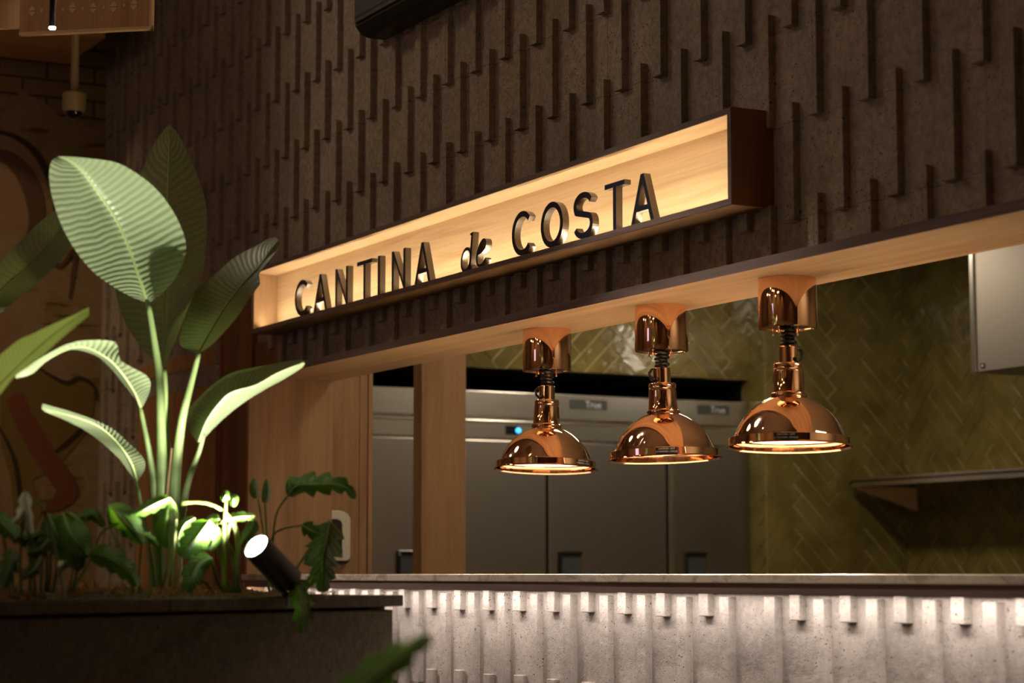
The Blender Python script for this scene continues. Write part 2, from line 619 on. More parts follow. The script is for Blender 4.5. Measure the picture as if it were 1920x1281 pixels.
def ribbon2(pts, w, closed=False):
    n = len(pts)
    L, R_ = [], []
    for i in range(n):
        a = pts[(i - 1) % n if closed else max(i - 1, 0)]
        b = pts[(i + 1) % n if closed else min(i + 1, n - 1)]
        dx, dy = b[0] - a[0], b[1] - a[1]
        q = math.hypot(dx, dy) or 1
        ww = w(i / (n - 1)) if callable(w) else w
        L.append((pts[i][0] - dy / q * ww / 2, pts[i][1] + dx / q * ww / 2))
        R_.append((pts[i][0] + dy / q * ww / 2, pts[i][1] - dx / q * ww / 2))
    return L, R_


def stroke(name, pts, w, col, lift, parent):
    P = [(p.x, p.y) for p in spline([(a, b, 0) for a, b in pts], 30)]
    L, R_ = ribbon2(P, lambda t: w * (.45 + .55 * math.sin(PI * min(max(t, .05), .95))))
    return flat_shape(name, L + R_[::-1], col, lift, parent)


pr = mat('mural_red_paint', (.20, .065, .028), .8)
po = mat('mural_ochre_paint', (.21, .14, .035), .8)
pk = mat('mural_dark_paint', (.05, .028, .016), .8)
pb = mat('mural_brown_paint', (.12, .065, .032), .8)
flat_shape('painted_shape', [(30, 700), (72, 690), (105, 712), (130, 722), (160, 708), (178, 730), (176, 770), (160, 810), (130, 850), (100, 880), (60, 900), (78, 960), (60, 1000), (30, 1020), (20, 900), (0, 830), (0, 740)], po, .004, wl)
flat_shape('painted_shape', [(11, 756), (24, 738), (40, 734), (60, 775), (103, 847), (130, 885), (144, 912), (146, 925), (134, 944), (110, 956), (78, 960), (106, 922), (84, 890), (56, 850), (30, 800)], pr, .007, wl)
stroke('painted_line', [(72, 690), (100, 708), (125, 718), (150, 709), (175, 725), (178, 750)], 7, pk, .009, wl)
stroke('painted_line', [(103, 847), (125, 830), (150, 806), (160, 790)], 8, pk, .009, wl)
stroke('painted_line', [(-4, 800), (15, 835), (30, 880), (38, 950), (40, 1010)], 8, pk, .009, wl)
stroke('painted_line', [(-20, 244), (30, 258), (70, 292), (98, 350), (108, 420), (104, 500)], 13, pk, .005, wl)
stroke('painted_line', [(-30, 285), (20, 300), (55, 345), (68, 410), (50, 470)], 34, pb, .006, wl)
stroke('painted_line', [(60, 470), (110, 500), (140, 470), (130, 560)], 9, pb, .006, wl)

# wooden lining of the serving opening
bm = bmesh.new()
box(bm, -8.34, XE, 3.138, 3.46, ZS, ZT)
t1 = tag(obj('trim_1', bm, M['oak_x']), kind='structure')
obj('front_edge', B(-8.34, XE, 3.133, 3.138, ZS, ZT), M['walnut_x'], t1)
t2 = tag(obj('trim_2', B(XJ - .022, XJ, 3.105, 3.46, 1.0, ZS), M['oak_z']), kind='structure')
obj('front_edge', B(XJ - .022, XJ, 3.10, 3.105, 1.0, ZS), M['oak_z'], t2)
bm = bmesh.new()
box(bm, -8.66, -8.64, 3.15, 3.19, 0, 2.33)
box(bm, -8.64, -8.035, 3.172, 3.182, 1.93, 2.03)
box(bm, -8.64, -8.30, 3.158, 3.19, 0, 2.33)
box(bm, -8.30, XJ - .022, 3.158, 3.19, 0, 1.90)
tag(obj('trim_3', bm, M['dark_board']), kind='structure')
t4 = tag(obj('trim_4', B(-8.42, -8.30, 3.462, 3.635, 0, 2.9), M['oak_z']), kind='structure')
bm = bmesh.new()
box(bm, -8.42, -8.295, 3.635, 3.668, 0, 2.9)
box(bm, -8.42, -8.302, 3.668, 3.672, 0, 2.9)
box(bm, -8.42, -8.290, 3.672, 3.690, 0, 2.9)
obj('edge_strip', bm, M['oak_z'], t4)
t5 = tag(obj('trim_5', B(-8.385, -8.30, 3.92, 4.128, 0, 2.9), M['oak_z'], bevel=.003), kind='structure')

# wooden door beside the counter, with a black gap on its right
d1 = tag(obj('door_1', B(-9.845, -8.782, 3.185, 3.225, 0, 2.06), M['door_wood']), kind='structure')
obj('rail', B(-9.845, -8.782, 3.178, 3.185, 1.995, 2.06), M['door_wood'], d1)
bm = bmesh.new()
tube(bm, [(-8.735, 3.17, 1.985), (-8.70, 3.165, 1.965)], .006)
tube(bm, [(-8.70, 3.165, 1.965), (-8.70, 3.24, 1.965)], .006)
obj('hinge', bm, M['steel_light'], d1, smooth=True)
obj('door_gap_shade', B(-8.782, -8.66, 3.24, 3.255, 0, 2.02), M['void'], d1)  # black board painted in for the darkness inside the gap

# far window of the room, seen only as a reflection
w1 = tag(obj('window_1', B(-6.2, -5.0, -5.99, -5.96, 1.0, 2.6), mat('dusk_glass', (.5, .45, .8), .2, emit=(.62, .55, 1.0), estr=1.6)), kind='structure')
obj('frame', B(-6.26, -4.94, -5.995, -5.97, .94, 2.66), M['black'], w1)


# ------------------------------------------------------------------ herringbone tiled kitchen walls
def clip(poly, x0, x1, y0, y1):
    for ax, lim, sg in ((0, x0, 1), (0, x1, -1), (1, y0, 1), (1, y1, -1)):
        out = []
        for i in range(len(poly)):
            a, b = poly[i - 1], poly[i]
            da, db = (a[ax] - lim) * sg, (b[ax] - lim) * sg
            if (da >= 0) != (db >= 0):
                t = da / (da - db)
                out.append((a[0] + (b[0] - a[0]) * t, a[1] + (b[1] - a[1]) * t))
            if db >= 0:
                out.append(b)
        poly = out
        if len(poly) < 3:
            return None
    return poly


def herringbone(bm, u0, u1, v0, v1, to3, nrm, L=.34, Wd=.085, gap=.0021, uo=0.0, vo=0.0):
    g = gap
    c45 = math.sqrt(.5)
    nrm = Vector(nrm)
    for i in range(-90, 90):
        for j in range(-24, 24):
            for (ax, ay, w, h) in ((0, 0, L, Wd), (L, Wd - L, Wd, L)):
                bx, by = ax + i * Wd + j * L, ay + i * Wd - j * L
                q = [(bx + g, by + g), (bx + w - g, by + g), (bx + w - g, by + h - g), (bx + g, by + h - g)]
                q = [((x - y) * c45 + uo, (x + y) * c45 + vo) for x, y in q]
                q = clip(q, u0, u1, v0, v1)
                if not q:
                    continue
                cx = sum(p[0] for p in q) / len(q)
                cy = sum(p[1] for p in q) / len(q)
                tu, tv = random.uniform(-.012, .012), random.uniform(-.012, .012)
                lo = [bm.verts.new(Vector(to3(*p)) + nrm * .001) for p in q]
                hi = []
                for p in q:
                    e = (cx + (p[0] - cx) * .985, cy + (p[1] - cy) * .985)
                    hi.append(bm.verts.new(Vector(to3(*e)) + nrm * (.005 + tu * (p[0] - cx) + tv * (p[1] - cy))))
                bm.faces.new(hi)
                for a in range(len(q)):
                    b = (a + 1) % len(q)
                    bm.faces.new((lo[a], lo[b], hi[b], hi[a]))


XF = -10.25                       # front of the refrigerators
XN, YN, YK = -10.09, 6.875, 7.835   # nib, its near face, back wall of the kitchen
wk = tag(obj('wall_kitchen_left', B(XF - .9, XF, 3.455, YN, 2.186, 2.9), M['grout']), kind='structure')
bm = bmesh.new()
herringbone(bm, 4.3, YN, 2.188, 2.9, lambda u, v: (XF, u, v), (1, 0, 0), uo=.02)
obj('tiling', bm, M['tile'], wk)
tag(obj('wall_kitchen_far', B(XF - 1.0, XF - .9, 3.455, YN, 0, 2.9), M['void']), kind='structure')  # painted near black for the shade at the back of the recess
obj('recess_shade', B(XF - .9, XF - .01, 3.455, YN, 2.180, 2.186), M['void'], wk)  # black sheets paint the shade above the refrigerators
obj('recess_shade', B(XF - .9, XF - .07, YN - .004, YN, 2.0, 2.18), M['void'], wk)
wn = tag(obj('wall_kitchen_nib', B(XF - 1.0, XN, YN, YK, 0, 2.9), M['grout']), kind='structure')
bm = bmesh.new()
herringbone(bm, YN, YK, 0.3, 2.9, lambda u, v: (XN, u, v), (1, 0, 0), uo=YN, vo=.1)
herringbone(bm, XN - .22, XN, 0.3, 2.9, lambda u, v: (u, YN, v), (0, -1, 0), uo=XN, vo=.1)
obj('tiling', bm, M['tile'], wn)
wb = tag(obj('wall_kitchen_back', B(XF - 1.0, XE, YK, YK + .1, 0, 2.9), M['grout']), kind='structure')
bm = bmesh.new()
herringbone(bm, XN, -6.4, 0.3, 2.9, lambda u, v: (u, YK, v), (0, -1, 0), uo=XN + .05)
obj('tiling', bm, M['tile'], wb)

# ------------------------------------------------------------------ counter
ct = thing('countertop', 'long pale stone countertop with a brown wooden fascia below its front edge', 'countertop', (-5.2, 3.3, 1.06))
obj('slab', B(XJ, XE, 3.075, 3.62, 1.077, ZC), M['counter'], ct, bevel=.003)
bm = bmesh.new()
box(bm, XJ, XE, 3.082, 3.098, 1.050, 1.077)
box(bm, XJ, XE, 3.138, 3.60, 1.0535, 1.077)
obj('fascia', bm, M['walnut_x'], ct)

# ------------------------------------------------------------------ the sign
SX0, SX1, SZ0, SZ1, SY0, SY1 = -8.027, -4.617, 2.039, 2.290, 3.050, 3.151
sg = thing('wall_sign', 'long open oak box sign with dark raised letters lit from inside, on the stone wall', 'sign', (-6.32, SY1, SZ0))
T = .016
bm = bmesh.new()
box(bm, SX0 + T, SX1 - T, SY0 + .004, 3.182, SZ0, SZ0 + T)
box(bm, SX0 + T, SX1 - T, SY0 + .004, 3.182, SZ1 - T, SZ1)
obj('case', bm, M['oak_x'], sg)
bm = bmesh.new()
box(bm, SX0, SX0 + T, SY0 + .004, 3.182, SZ0, SZ1)
obj('end_panel', bm, M['oak_z'], sg)
obj('end_panel', B(SX1 - T, SX1, SY0 + .004, 3.182, SZ0, SZ1), M['dark_board'], sg)
bm = bmesh.new()
box(bm, SX0, SX1, SY0 + .004, 3.182, SZ0 - .0015, SZ0)
box(bm, SX0, SX1, SY0 + .004, 3.182, SZ1, SZ1 + .0015)
obj('outer_face', bm, M['case_skin'], sg)
obj('back_panel', B(SX0 + T, SX1 - T, SY1, 3.182, SZ0 + T, SZ1 - T), M['oak_x'], sg)
bm = bmesh.new()
box(bm, SX0, SX1, SY0, SY0 + .004, SZ0, SZ0 + T)
box(bm, SX0, SX1, SY0, SY0 + .004, SZ1 - T, SZ1)
box(bm, SX0, SX0 + T * .3, SY0, SY0 + .004, SZ0 + T, SZ1 - T)
box(bm, SX1 - T, SX1, SY0, SY0 + .004, SZ0 + T, SZ1 - T)
obj('front_edge', bm, M['walnut_x'], sg)
# the lamps of the sign: strips along its lower lip and under its top
area('sign_strip_light', (-6.32, 3.086, SZ0 + T + .003), (-6.32, 3.128, SZ1), SX1 - SX0 - .06, .008, 6.2, (1.0, .83, .57), 160)
area('sign_strip_light_top', (-6.32, 3.080, SZ1 - T - .004), (-6.32, 3.12, SZ0 + .04), SX1 - SX0 - .06, .008, 0.7, (1.0, .83, .57), 160)

YL = 3.056
LT = .021                                # how deep the letters are


def prism(bm, poly, y0, y1):
    a = [bm.verts.new((x, y0, z)) for x, z in poly]
    b = [bm.verts.new((x, y1, z)) for x, z in poly]
    n = len(poly)
    f = bm.faces.new(a)
    f.material_index = 0
    bm.faces.new(b).material_index = 1
    for i in range(n):
        bm.faces.new((a[i], a[(i + 1) % n], b[(i + 1) % n], b[i])).material_index = 1


def strip(bm, pts, w, y0, y1, closed=False):
    L, R_ = ribbon2(pts, w, closed)
    n = len(pts)
    vs = []
    for i in range(n):
        vs.append([bm.verts.new((L[i][0], y0, L[i][1])), bm.verts.new((R_[i][0], y0, R_[i][1])),
                   bm.verts.new((R_[i][0], y1, R_[i][1])), bm.verts.new((L[i][0], y1, L[i][1]))])
    rng = range(n) if closed else range(n - 1)
    for i in rng:
        a, b = vs[i], vs[(i + 1) % n]
        bm.faces.new((a[0], a[1], b[1], b[0])).material_index = 0
        for p, q in ((1, 2), (2, 3), (3, 0)):
            bm.faces.new((a[p], a[q], b[q], b[p])).material_index = 1
    if not closed:
        for e in (vs[0], vs[-1]):
            bm.faces.new(e).material_index = 1


def ell(cx, cz, rx, rz, a0, a1, n=36):
    return [(cx + rx * math.cos(math.radians(a0 + (a1 - a0) * i / n)), cz + rz * math.sin(math.radians(a0 + (a1 - a0) * i / n))) for i in range(n + 1)]


def letter(ch, x0, x1, z0, z1, t):
    bm = bmesh.new()
    y0, y1 = YL, YL + LT
    w, h = x1 - x0, z1 - z0
    t2 = t / 2
    if ch == 'I':
        prism(bm, [(x0, z0), (x1, z0), (x1, z1), (x0, z1)], y0, y1)
    elif ch == 'T':
        c = (x0 + x1) / 2
        prism(bm, [(c - t2, z0), (c + t2, z0), (c + t2, z1 - t * .8), (x1, z1 - t * .8), (x1, z1), (x0, z1), (x0, z1 - t * .8), (c - t2, z1 - t * .8)], y0, y1)
    elif ch == 'N':
        d = t * 1.1
        prism(bm, [(x0, z0), (x0 + t, z0), (x0 + t, z1 - d), (x1 - t, z0), (x1, z0), (x1, z1), (x1 - t, z1), (x1 - t, z0 + d), (x0 + t, z1), (x0, z1)], y0, y1)
    elif ch == 'A':
        c = (x0 + x1) / 2
        d = t * 1.06
        prism(bm, [(x0, z0), (x0 + d, z0), (c, z1 - h * .12), (c, z1), (c - t2, z1)], y0, y1)
        prism(bm, [(x1 - d, z0), (x1, z0), (c + t2, z1), (c, z1), (c, z1 - h * .12)], y0, y1)
        zb = z0 + h * .24
        zu = zb + t * .85
        f = lambda z: (z - z0) / (h * .88)
        lx = lambda z: x0 + d + (c - x0 - d) * f(z)
        rx = lambda z: x1 - d + (c - x1 + d) * f(z)
        prism(bm, [(lx(zb), zb), (rx(zb), zb), (rx(zu), zu), (lx(zu), zu)], y0, y1)
    elif ch == 'O':
        strip(bm, ell((x0 + x1) / 2, (z0 + z1) / 2, w / 2 - t2, h / 2 - t2, 0, 360, 56)[:-1], t, y0, y1, True)
    elif ch == 'C':
        rx = w * .56
        strip(bm, ell(x0 + rx, (z0 + z1) / 2, rx - t2, h / 2 - t2, 42, 318, 44), t, y0, y1)
    elif ch == 'S':
        c = (x0 + x1) / 2
        ru, rl = h * .255 - t2 * .5, h * .275 - t2 * .5
        zu, zl = z1 - t2 - ru, z0 + t2 + rl
        P = ell(c, zu, w / 2 - t2 * 1.1, ru, 22, 215, 22)
        Q = ell(c, zl, w / 2 - t2, rl, 40, -160, 22)
        P = P + Q
        P = [(p.x, p.y) for p in spline([(a, b, 0) for a, b in P], 60)]
        strip(bm, P, t, y0, y1)
    elif ch == 'd':
        sl = .30
        k = lambda u, v: (x0 + u * w * .74 + v * h * sl * .55, z0 + v * h)
        P = [k(.40 + .40 * math.cos(a), .30 + .30 * math.sin(a)) for a in [2 * PI * i / 40 for i in range(40)]]
        strip(bm, P, t * .75, y0, y1, True)
        strip(bm, [k(.80, .99), k(.80, .75), k(.80, .4), k(.80, .12), k(.86, .03), k(1.0, .06)], t * .95, y0, y1)
        strip(bm, [k(.62, .965), k(.72, .975), k(.86, .99)], t * .5, y0, y1)
    elif ch == 'e':
        sl = .30
        k = lambda u, v: (x0 + u * w * .80 + v * h * sl * .55, z0 + v * h)
        P = [(.10, .50), (.46, .53), (.80, .66), (.86, .83), (.68, .95), (.40, .86), (.17, .62), (.10, .36), (.20, .13), (.44, .05), (.70, .10), (.96, .26)]
        P = [k(p.x, p.y) for p in spline([(a, b, 0) for a, b in P], 50)]
        strip(bm, P, lambda q: t * (.62 + .42 * (math.sin(PI * min(max((q - .25) / .6, 0), 1))) ** 1.3), y0, y1)
    return obj('letter', bm, [M['letter_face'], M['letter_side']], sg)


def lx(px):
    return on(px, 480, 1, YL).x


ZL0 = SZ0 + T + .001
ZL1 = on(1152.8, 341.6, 1, YL).z
ts = .0172
c3 = lambda v: 440 + v / 2.668
r3 = lambda v: 560 + v / 4.2706
r4 = lambda v: 840 + v / 4.5714
for ch, a, b in (('C', c3(303), c3(368)), ('A', r3(122), r3(229)), ('N', r3(295), r3(395)), ('T', r3(468), r3(587)),
                 ('I', r3(633), r3(652)), ('N', r3(745), r3(855)), ('A', r3(928), r3(1055)),
                 ('C', r4(547), r4(706)), ('O', r4(795), r4(985)), ('S', r4(1075), r4(1242)), ('T', r4(1345), r4(1515)), ('A', r4(1570), r4(1768))):
    letter(ch, lx(a), lx(b), ZL0, ZL1, ts)
letter('d', lx(r4(108)), lx(r4(238)), ZL0, ZL0 + (ZL1 - ZL0) * .86, .0135)
letter('e', lx(r4(232)), lx(r4(342)), ZL0, ZL0 + (ZL1 - ZL0) * .64, .0120)


# ------------------------------------------------------------------ writing helper
def text_mesh(name, txt, size, material, to3, parent, align='CENTER'):
    cu = bpy.data.curves.new(name, 'FONT')
    cu.body = txt
    cu.size = size
    cu.align_x = align
    cu.align_y = 'CENTER'
    o = bpy.data.objects.new(name, cu)
    S.collection.objects.link(o)
    dg = bpy.context.evaluated_depsgraph_get()
    me = bpy.data.meshes.new_from_object(o.evaluated_get(dg))
    bpy.data.objects.remove(o)
    bpy.data.curves.remove(cu)
    bm = bmesh.new()
    bm.from_mesh(me)
    bpy.data.meshes.remove(me)
    for v in bm.verts:
        v.co = to3(v.co.x, v.co.y)
    return obj(name, bm, material, parent, world=False)


# ------------------------------------------------------------------ heat lamps
def heat_lamp(x, y, label, tilt, sticker, cordside, lean):
    root = thing('heat_lamp', label, 'heat lamp', (x, y, ZS), 'copper heat lamps over the counter')
    o3 = Vector((x, y, ZS))
    bm = bmesh.new()
    lathe(bm, [(0, 0), (.0765, 0), (.0778, -.004), (.0782, -.130), (.0770, -.1335), (.072, -.134), (.070, -.131), (0, -.131)])
    obj('canopy', bm, M['copper'], root, smooth=True, world=False, auto=35)
    for a in (2.0, 3.4, 5.2):
        bm = bmesh.new()
        px, py = .05 * math.cos(a), .05 * math.sin(a)
        lathe(bm, [(0, -.131), (.0022, -.131), (.0022, -.143), (.0042, -.1445), (.0042, -.147), (0, -.148)], (px, py, 0), 12)
        obj('screw', bm, M['copper'], root, smooth=True, world=False)
    # coiled cord
    bm = bmesh.new()
    P = []
    nt = 6
    for i in range(nt * 16 + 1):
        a = 2 * PI * i / 16
        r = .0165 + .003 * math.sin(i * .21) + (.004 if i < 24 else 0)
        P.append((r * math.cos(a), r * math.sin(a), -.128 - .062 * i / (nt * 16)))
    dx = Rt * cordside
    P += [tuple(Vector((0, 0, -.186)) + dx * .028), tuple(Vector((0, 0, -.196)) + dx * .036), tuple(Vector((0, 0, -.212)) + dx * .034 - Fh * .012),
          tuple(Vector((0, 0, -.222)) + dx * .022 - Fh * .02), tuple(Vector((0, 0, -.214)) + dx * .012 - Fh * .026)]
    tube(bm, P, .0046, 8)
    tube(bm, [(0, 0, -.128), (0, 0, -.20)], .009, 10)
    obj('cord', bm, M['cord'], root, smooth=True, world=False)
    # shade, hanging a little out of true
    sp = bpy.data.objects.new('shade_pivot', None)
    zb = -.450
    prof_out = [(.0, .268), (.0240, .268), (.0252, .2665), (.0252, .224), (.0385, .2225), (.0402, .220), (.0402, .208), (.0388, .2065),
                (.0384, .203), (.0402, .2015), (.0398, .199), (.0428, .150), (.0436, .145), (.048, .142), (.0490, .138), (.0475, .134), (.0505, .131),
                (.0560, .129), (.072, .121), (.090, .109), (.108, .093), (.122, .076), (.133, .058), (.141, .040), (.146, .0285),
                (.1465, .0265), (.158, .0255), (.1592, .0240), (.1592, .0055), (.165, .0018), (.1648, .0002), (.1575, .004), (.1568, .022), (.144, .024)]
    prof_in = [(.144, .024), (.139, .038), (.131, .055), (.119, .073), (.104, .091), (.086, .106), (.068, .118), (.045, .126), (0, .128)]
    rot = Matrix.Rotation(math.radians(tilt), 4, Fh) @ Matrix.Rotation(math.radians(-lean), 4, Rt)
    def place(o):
        o.parent = root
        o.matrix_local = Matrix.Translation((0, 0, -.185)) @ rot @ Matrix.Translation((0, 0, .185 + zb))
    bpy.data.objects.remove(sp)
    bm = bmesh.new()
    lathe(bm, prof_out, n=96)
    sh = obj('shade', bm, M['copper'], root, smooth=True, world=False, auto=38)
    place(sh)
    bm = bmesh.new()
    lathe(bm, prof_in, n=96)
    li = obj('lining', bm, M['copper_in'], sh, smooth=True, world=False)
    bm = bmesh.new()
    lathe(bm, [(0, .062), (.030, .066), (.044, .076), (.047, .09), (.036, .107), (.020, .120), (0, .1265)], n=32)
    bl = obj('bulb', bm, M['bulb'], root, smooth=True, world=False)
    place(bl)
    # warning sticker around the rim
    if sticker is not None:
        rr = .1597
        # the angle that faces the camera, turned by the given amount
        base = math.atan2(-y, -x) + math.radians(sticker)
        wdt = .062
        bm = bmesh.new()
        nn = 10
        row = []
        for i in range(nn + 1):
            a = base - wdt / 2 / rr + wdt / rr * i / nn
            row.append((bm.verts.new((rr * math.cos(a), rr * math.sin(a), .0068)), bm.verts.new((rr * math.cos(a), rr * math.sin(a), .0232))))
        for p, q in zip(row, row[1:]):
            bm.faces.new((p[0], q[0], q[1], p[1]))
        st = obj('warning_sticker', bm, M['black'], sh, world=False)
        st['label'] = 'black sticker with white warning text'
        r2 = rr + .0004
        for t, zz in (('CAUTION - HOT', .0190), ('ATTENTION - CHAUD', .0110)):
            text_mesh('lettering', t, .0062, M['sticker_text'],
                      lambda u, v, zz=zz: Vector((r2 * math.cos(base + u / r2), r2 * math.sin(base + u / r2), zz + v)), sh)
    # its light
    l = bpy.data.lights.new('heat_lamp_light', 'SPOT')
    l.energy = 125
    l.color = (1.0, .78, .57)
    l.spot_size = math.radians(168)
    l.spot_blend = 1.0
    l.shadow_soft_size = .035
    o = bpy.data.objects.new('heat_lamp_light', l)
    S.collection.objects.link(o)
    o.location = (x, y, ZS + zb + .052)
    return root


heat_lamp(-6.125, 3.335, 'copper heat lamp hanging left of the other two, in front of the blue fridge light', 1.0, 48, -1, 3.0)
heat_lamp(-5.425, 3.335, 'middle copper heat lamp, its rim tilted up to the right, white warning text facing front', -1.6, 2, -1, 1.6)
heat_lamp(-4.755, 3.315, 'copper heat lamp nearest the camera, hanging in front of the olive tiles', .3, -3, 1, 2.4)

# ------------------------------------------------------------------ refrigerators
FT = 2.062
fridges = ((4.08, 4.826, 'leftmost upright steel refrigerator, seen between the two wooden posts', .62),
           (4.834, 5.576, 'steel refrigerator with a small blue lit display, right of the wooden post', None),
           (5.584, 6.326, 'steel refrigerator behind the middle heat lamp, with a dark badge', .06),
           (6.334, 6.865, 'rightmost steel refrigerator, beside the olive tiled wall', .10))
for (a, b, lab, hx) in fridges:
    r = thing('refrigerator', lab, 'refrigerator', (XF - .35, (a + b) / 2, 0), 'steel refrigerators along the kitchen wall')
    obj('body', B(XF - .72, XF - .045, a, b, 0, FT - .004), M['steel'], r)
    obj('top_panel', B(XF - .045, XF, a + .002, b - .002, 1.925, FT), M['steel_light'], r, bevel=.004)  # paler steel paints in the brightness these panels reflect
    bm = bmesh.new()
    box(bm, XF - .045, XF - .004, a + .002, b - .002, 1.812, 1.905)
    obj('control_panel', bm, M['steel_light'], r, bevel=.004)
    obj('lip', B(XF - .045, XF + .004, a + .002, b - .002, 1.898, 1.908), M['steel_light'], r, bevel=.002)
    d = obj('door', B(XF - .045, XF + .006, a + .004, b - .004, .16, 1.803), M['steel_dimmed'], r, bevel=.005)
    if hx is not None:
        bm = bmesh.new()
        box(bm, XF + .006, XF + .010, a + hx, a + hx + .14, .98, 1.222)
        obj('handle', bm, M['grey_plate'], d, bevel=.002)
        bm = bmesh.new()
        box(bm, XF + .010, XF + .024, a + hx, a + hx + .14, 1.205, 1.222)
        box(bm, XF + .010, XF + .024, a + hx, a + hx + .016, .98, 1.205)
        obj('handle_rim', bm, M['black_gloss'], d, bevel=.003)
    if a > 4.83 and a < 5:
        lp = obj('display', B(XF - .005, XF, a + .50, a + .57, 1.836, 1.882), M['black_gloss'], r)
        y0 = on(972, 808, 0, XF).y
        bm = bmesh.new()
        bmesh.ops.create_uvsphere(bm, u_segments=16, v_segments=8, radius=.017, matrix=Matrix.Translation((XF, y0, 1.859)) @ Matrix.Diagonal((.25, 1, .85, 1)))
        obj('indicator_light', bm, M['led'], r, smooth=True)
    if a > 6.3:
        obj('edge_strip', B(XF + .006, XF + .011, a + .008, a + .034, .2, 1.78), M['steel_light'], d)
    if a > 5:
        y0 = a + .25 if a < 6 else a + .30
        hw = .115 if a < 6 else .105
        bd = obj('badge', B(XF, XF + .004, y0 - hw, y0 + hw, 1.985, 2.036), M['grey_plate'], r, bevel=.001)
        text_mesh('lettering', 'True', .05, M['badge_text'],
                  lambda u, v, y0=y0, r=r: Vector((XF + .0046, y0 + .03 + u, 2.010 + v)) - r.location - bd.location, bd)
# upright light bar standing between two doors
# ------------------------------------------------------------------ shelf, hood, dispenser
sh = thing('wall_shelf', 'stainless steel shelf on an angled bracket along the olive tiled back wall', 'shelf', (-9.4, YK - .006, 1.6))
bm = bmesh.new()
box(bm, -10.03, -7.6, 7.40, YK - .006, 1.612, 1.622)
box(bm, -10.03, -7.6, 7.40, 7.412, 1.588, 1.636)
box(bm, -10.03, -10.02, 7.40, YK - .006, 1.588, 1.622)
obj('top', bm, M['steel_light'], sh)
bm = bmesh.new()
v = [bm.verts.new((x, y, z)) for x in (-10.0, -9.975) for y, z in ((7.43, 1.588), (7.43, 1.575), (YK - .006, 1.46), (YK - .006, 1.588))]
for q in ((0, 1, 2, 3), (4, 5, 6, 7), (0, 1, 5, 4), (1, 2, 6, 5), (2, 3, 7, 6), (3, 0, 4, 7)):
    bm.faces.new([v[i] for i in q])
obj('bracket', bm, M['oak_y'], sh)

hd = thing('extraction_hood', 'stainless steel hood at the right edge of the picture, tiny blue sticker in its corner', 'hood', (-6.9, 6.5, 2.02))
obj('canopy', B(-7.83, -5.9, 6.50, 7.3, 2.018, 2.9), mat('hood_steel', (.25, .225, .20), .5, 1.0), hd, bevel=.003)
obj('corner_strip', B(-7.862, -7.83, 6.492, 7.3, 2.014, 2.9), M['steel_light'], hd, bevel=.004)
p = on(1843, 686, 1, 6.5)
sk = obj('sticker', B(p.x - .014, p.x + .014, 6.4975, 6.5, p.z - .011, p.z + .011), M['navy'], hd)
obj('sticker_mark', B(p.x - .005, p.x + .005, 6.4968, 6.4975, p.z - .003, p.z + .003), M['sticker_text'], sk)

# handset holder on the wooden post
XP = -8.30
ds = thing('soap_dispenser', 'white rimmed dispenser with a black front on the wooden post behind the jamb', 'dispenser', (XP, 3.53, 1.22))
y0, y1 = 3.455, on(655, 1000, 0, XP + .03).y
z0, z1 = on(655, 1052, 0, XP).z, on(640, 958, 0, XP).z


def arch(y0, y1, z0, z1, r, n=10):
    P = [(y0, z0), (y1 - .012, z0), (y1, z0 + .012)]
    for i in range(n + 1):
        a = PI / 2 * i / n
        P.append((y1 - r * (1 - math.cos(a)), z1 - r * .75 + r * .75 * math.sin(a)))
    return P + [(y0, z1)]


def plate(P, x0, x1):
    bm = bmesh.new()
    a = [bm.verts.new((x0, *p)) for p in P]
    b = [bm.verts.new((x1, *p)) for p in P]
    bm.faces.new(a)
    bm.faces.new(b)
    for i in range(len(P)):
        j = (i + 1) % len(P)
        bm.faces.new((a[i], a[j], b[j], b[i]))
    return bm


yc = XP + .045
obj('back_plate', plate(arch(3.47, y1 + .006, z0 - .012, z0 + .05, .01), XP, XP + .02), M['black'], ds)
obj('cover', plate(arch(3.47, y1, z0, z1, .055), XP, yc), M['white_plastic'], ds, bevel=.005)
obj('front_window', plate(arch(3.474, y1 - .040, z0 + .02, z1 - .035, .03), yc, yc + .004), M['black'], ds)

# ------------------------------------------------------------------ upper left: screen, pendant, camera, beams
def quad_panel(pts, thick, back):
    bm = bmesh.new()
    a = [bm.verts.new(p) for p in pts]
    b = [bm.verts.new(Vector(p) + back * thick) for p in pts]
    bm.faces.new(a)
    bm.faces.new(b)
    n = len(pts)
    for i in range(n):
        bm.faces.new((a[i], a[(i + 1) % n], b[(i + 1) % n], b[i]))
    return bm


PL = at(36, 62, 6.10)
PR = at(280, 50, 6.03)
ex = Vector((PR.x - PL.x, PR.y - PL.y, 0))
plen = ex.length
ex.normalize()
en = Vector((ex.y, -ex.x, 0))          # towards the viewer
if en.dot(-Fh) < 0:
    en = -en
scr = thing('hanging_screen', 'oak screen panel with a row of diamond cut-outs hanging at the upper left', 'screen', (PL.x, PL.y, PL.z))


def sp(u, z):                            # a point on the screen: u from its left edge, z above its lower edge
    return Vector((PL.x, PL.y, PL.z)) + ex * u + Uz * z


obj('panel', quad_panel([sp(0, 0), sp(plen, 0), sp(plen, .55), sp(0, .55)], .018, -en), M['screen_wood'], scr)
bm = quad_panel([sp(0, -.006), sp(plen + .006, -.006), sp(plen + .006, .002), sp(0, .002)], .022, -en)
for v in bm.verts:
    v.co += en * .002
q = quad_panel([sp(plen, -.006), sp(plen + .006, -.006), sp(plen + .006, .55), sp(plen, .55)], .022, -en)
me_ = bpy.data.meshes.new('t')
q.to_mesh(me_)
q.free()
bm.from_mesh(me_)
obj('edge_band', bm, M['pale_wood'], scr)


